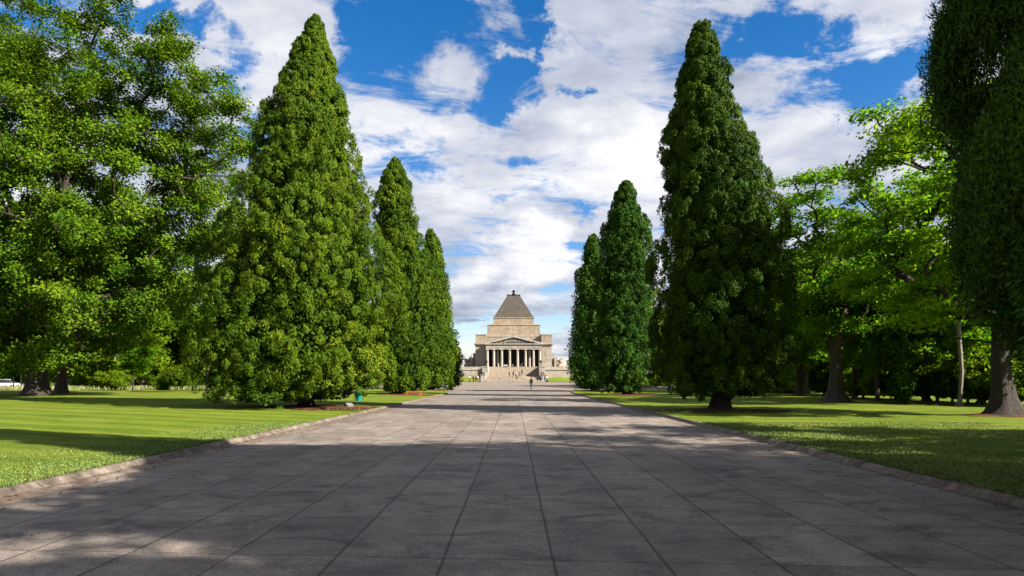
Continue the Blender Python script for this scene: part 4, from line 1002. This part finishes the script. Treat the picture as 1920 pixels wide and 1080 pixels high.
def gauss(px, py, rx, ry, amt):
    a_ = math.atan2((px-VX), F); d = math.hypot((px-VX)/F, 1); e_ = math.atan2((VY-py)/F, d)
    s = N(nt, 'ShaderNodeVectorMath'); s.operation = 'SUBTRACT'; L(nt, ae.outputs[0], s.inputs[0]); s.inputs[1].default_value = (a_, e_, 0)
    m_ = N(nt, 'ShaderNodeVectorMath'); m_.operation = 'MULTIPLY'; L(nt, s.outputs[0], m_.inputs[0]); m_.inputs[1].default_value = (F/rx, F/ry, 0)
    l = N(nt, 'ShaderNodeVectorMath'); l.operation = 'LENGTH'; L(nt, m_.outputs[0], l.inputs[0])
    r = N(nt, 'ShaderNodeMapRange'); r.interpolation_type = 'SMOOTHERSTEP'; L(nt, l.outputs['Value'], r.inputs[0])
    r.inputs[1].default_value = 0; r.inputs[2].default_value = 1.0; r.inputs[3].default_value = amt; r.inputs[4].default_value = 0
    return r.outputs[0]
HOLES = [(760,50,330,140,.27), (930,180,120,110,.22), (610,50,130,70,.13), (430,110,80,80,.20), (290,5,200,30,.2), (830,285,110,50,.12), (1070,405,90,28,.17), (900,385,90,25,.1),
         (1470,55,130,80,.25), (1610,140,110,60,.22), (1090,155,60,30,.15), (985,60,70,120,.18), (1075,462,80,30,.14), (960,325,60,25,.1), (1700,30,60,60,.1), (740,285,60,40,.08), (1000,622,300,32,.20), (860,645,200,30,.12), (420,190,60,40,.1)]
for h in HOLES: dens = M(nt, 'SUBTRACT', dens, gauss(*h))
PUFF = [(875,8,60,28,.16), (520,70,110,110,.12), (1150,60,160,130,.10), (880,150,90,40,.08), (960,105,60,35,.2), (1150,260,220,160,.08), (960,500,170,90,.08), (1600,260,300,120,.08)]
for h in PUFF: dens = M(nt, 'ADD', dens, gauss(*h))
dens = M(nt, 'ADD', M(nt, 'ADD', dens, .066), M(nt, 'MULTIPLY', M(nt, 'SUBTRACT', n2, .5), .28))
cov = N(nt, 'ShaderNodeMapRange'); cov.interpolation_type = 'SMOOTHSTEP'; L(nt, dens, cov.inputs[0]); cov.inputs[1].default_value = .41; cov.inputs[2].default_value = .59
# cloud tone: bright tops, grey bases lower down
n3 = noise(nt, mapping(nt, P1, (1, 1, 1), (3.1, 1.56, 0.05)), 1.5, 7, .58, .3)
n4 = noise(nt, mapping(nt, P1, (1, 1.3, 1), (5, 9, 0)), 3.3, 5, .6)
tone = M(nt, 'ADD', M(nt, 'MULTIPLY', n3, .6), M(nt, 'MULTIPLY', n4, .4))
for h in [(960,600,260,45,-.08), (780,530,110,60,-.08), (1010,420,170,40,-.07), (870,560,120,40,-.06), (1100,330,250,60,-.05), (960,490,200,70,.16), (1180,250,180,90,.07), (1040,520,130,40,.05)]: tone = M(nt, 'ADD', tone, gauss(*h))
GC = .78
cc = ramp(nt, tone, [(.36, (2.7,3.1,3.9)), (.45, (4.1,4.4,5.2)), (.53, (5.6,5.7,6.2)), (.62, (7.4,7.4,7.5))])
cc = mixc(nt, 1.0, cc, (GC, GC, GC), 'MULTIPLY')
skyc = mixc(nt, 1.0, hsv.outputs[0], (1.02, .94, 1.06), 'MULTIPLY')
fin = mixc(nt, M(nt, 'MULTIPLY', cov.outputs[0], .97), skyc, cc)
L(nt, fin, bg.inputs[0])
w.cycles.sampling_method = 'MANUAL'; w.cycles.sample_map_resolution = 512

ld = bpy.data.lights.new('sun', 'SUN'); ld.energy = 5.0; ld.angle = R(.55); ld.color = (1, .93, .82)
so = bpy.data.objects.new('sun', ld); col.objects.link(so)
from mathutils import Vector
sd = Vector((math.cos(R(SUN_EL))*math.cos(R(SUN_AZ)), -math.cos(R(SUN_EL))*math.sin(R(SUN_AZ)), math.sin(R(SUN_EL))))
so.rotation_euler = sd.to_track_quat('Z', 'Y').to_euler(); so.location = (40, -20, 40)

cd = bpy.data.cameras.new('camera'); co = bpy.data.objects.new('camera', cd); col.objects.link(co)
co.location = (0, 0, CAMH); co.rotation_euler = (R(90), 0, 0)
cd.sensor_width = 36; cd.lens = 24; cd.shift_y = (VY-540)/1920; cd.shift_x = -(VX-960)/1920
cd.clip_start = .1; cd.clip_end = 10000
sc.camera = co
vs = sc.view_settings; vs.view_transform = 'Standard'; vs.look = 'None'; vs.gamma = 1; vs.use_curve_mapping = False; vs.exposure = 1.87
sc.cycles.max_bounces = 7; sc.cycles.diffuse_bounces = 4; sc.cycles.transmission_bounces = 4; sc.cycles.glossy_bounces = 2
sc.cycles.sample_clamp_indirect = 4
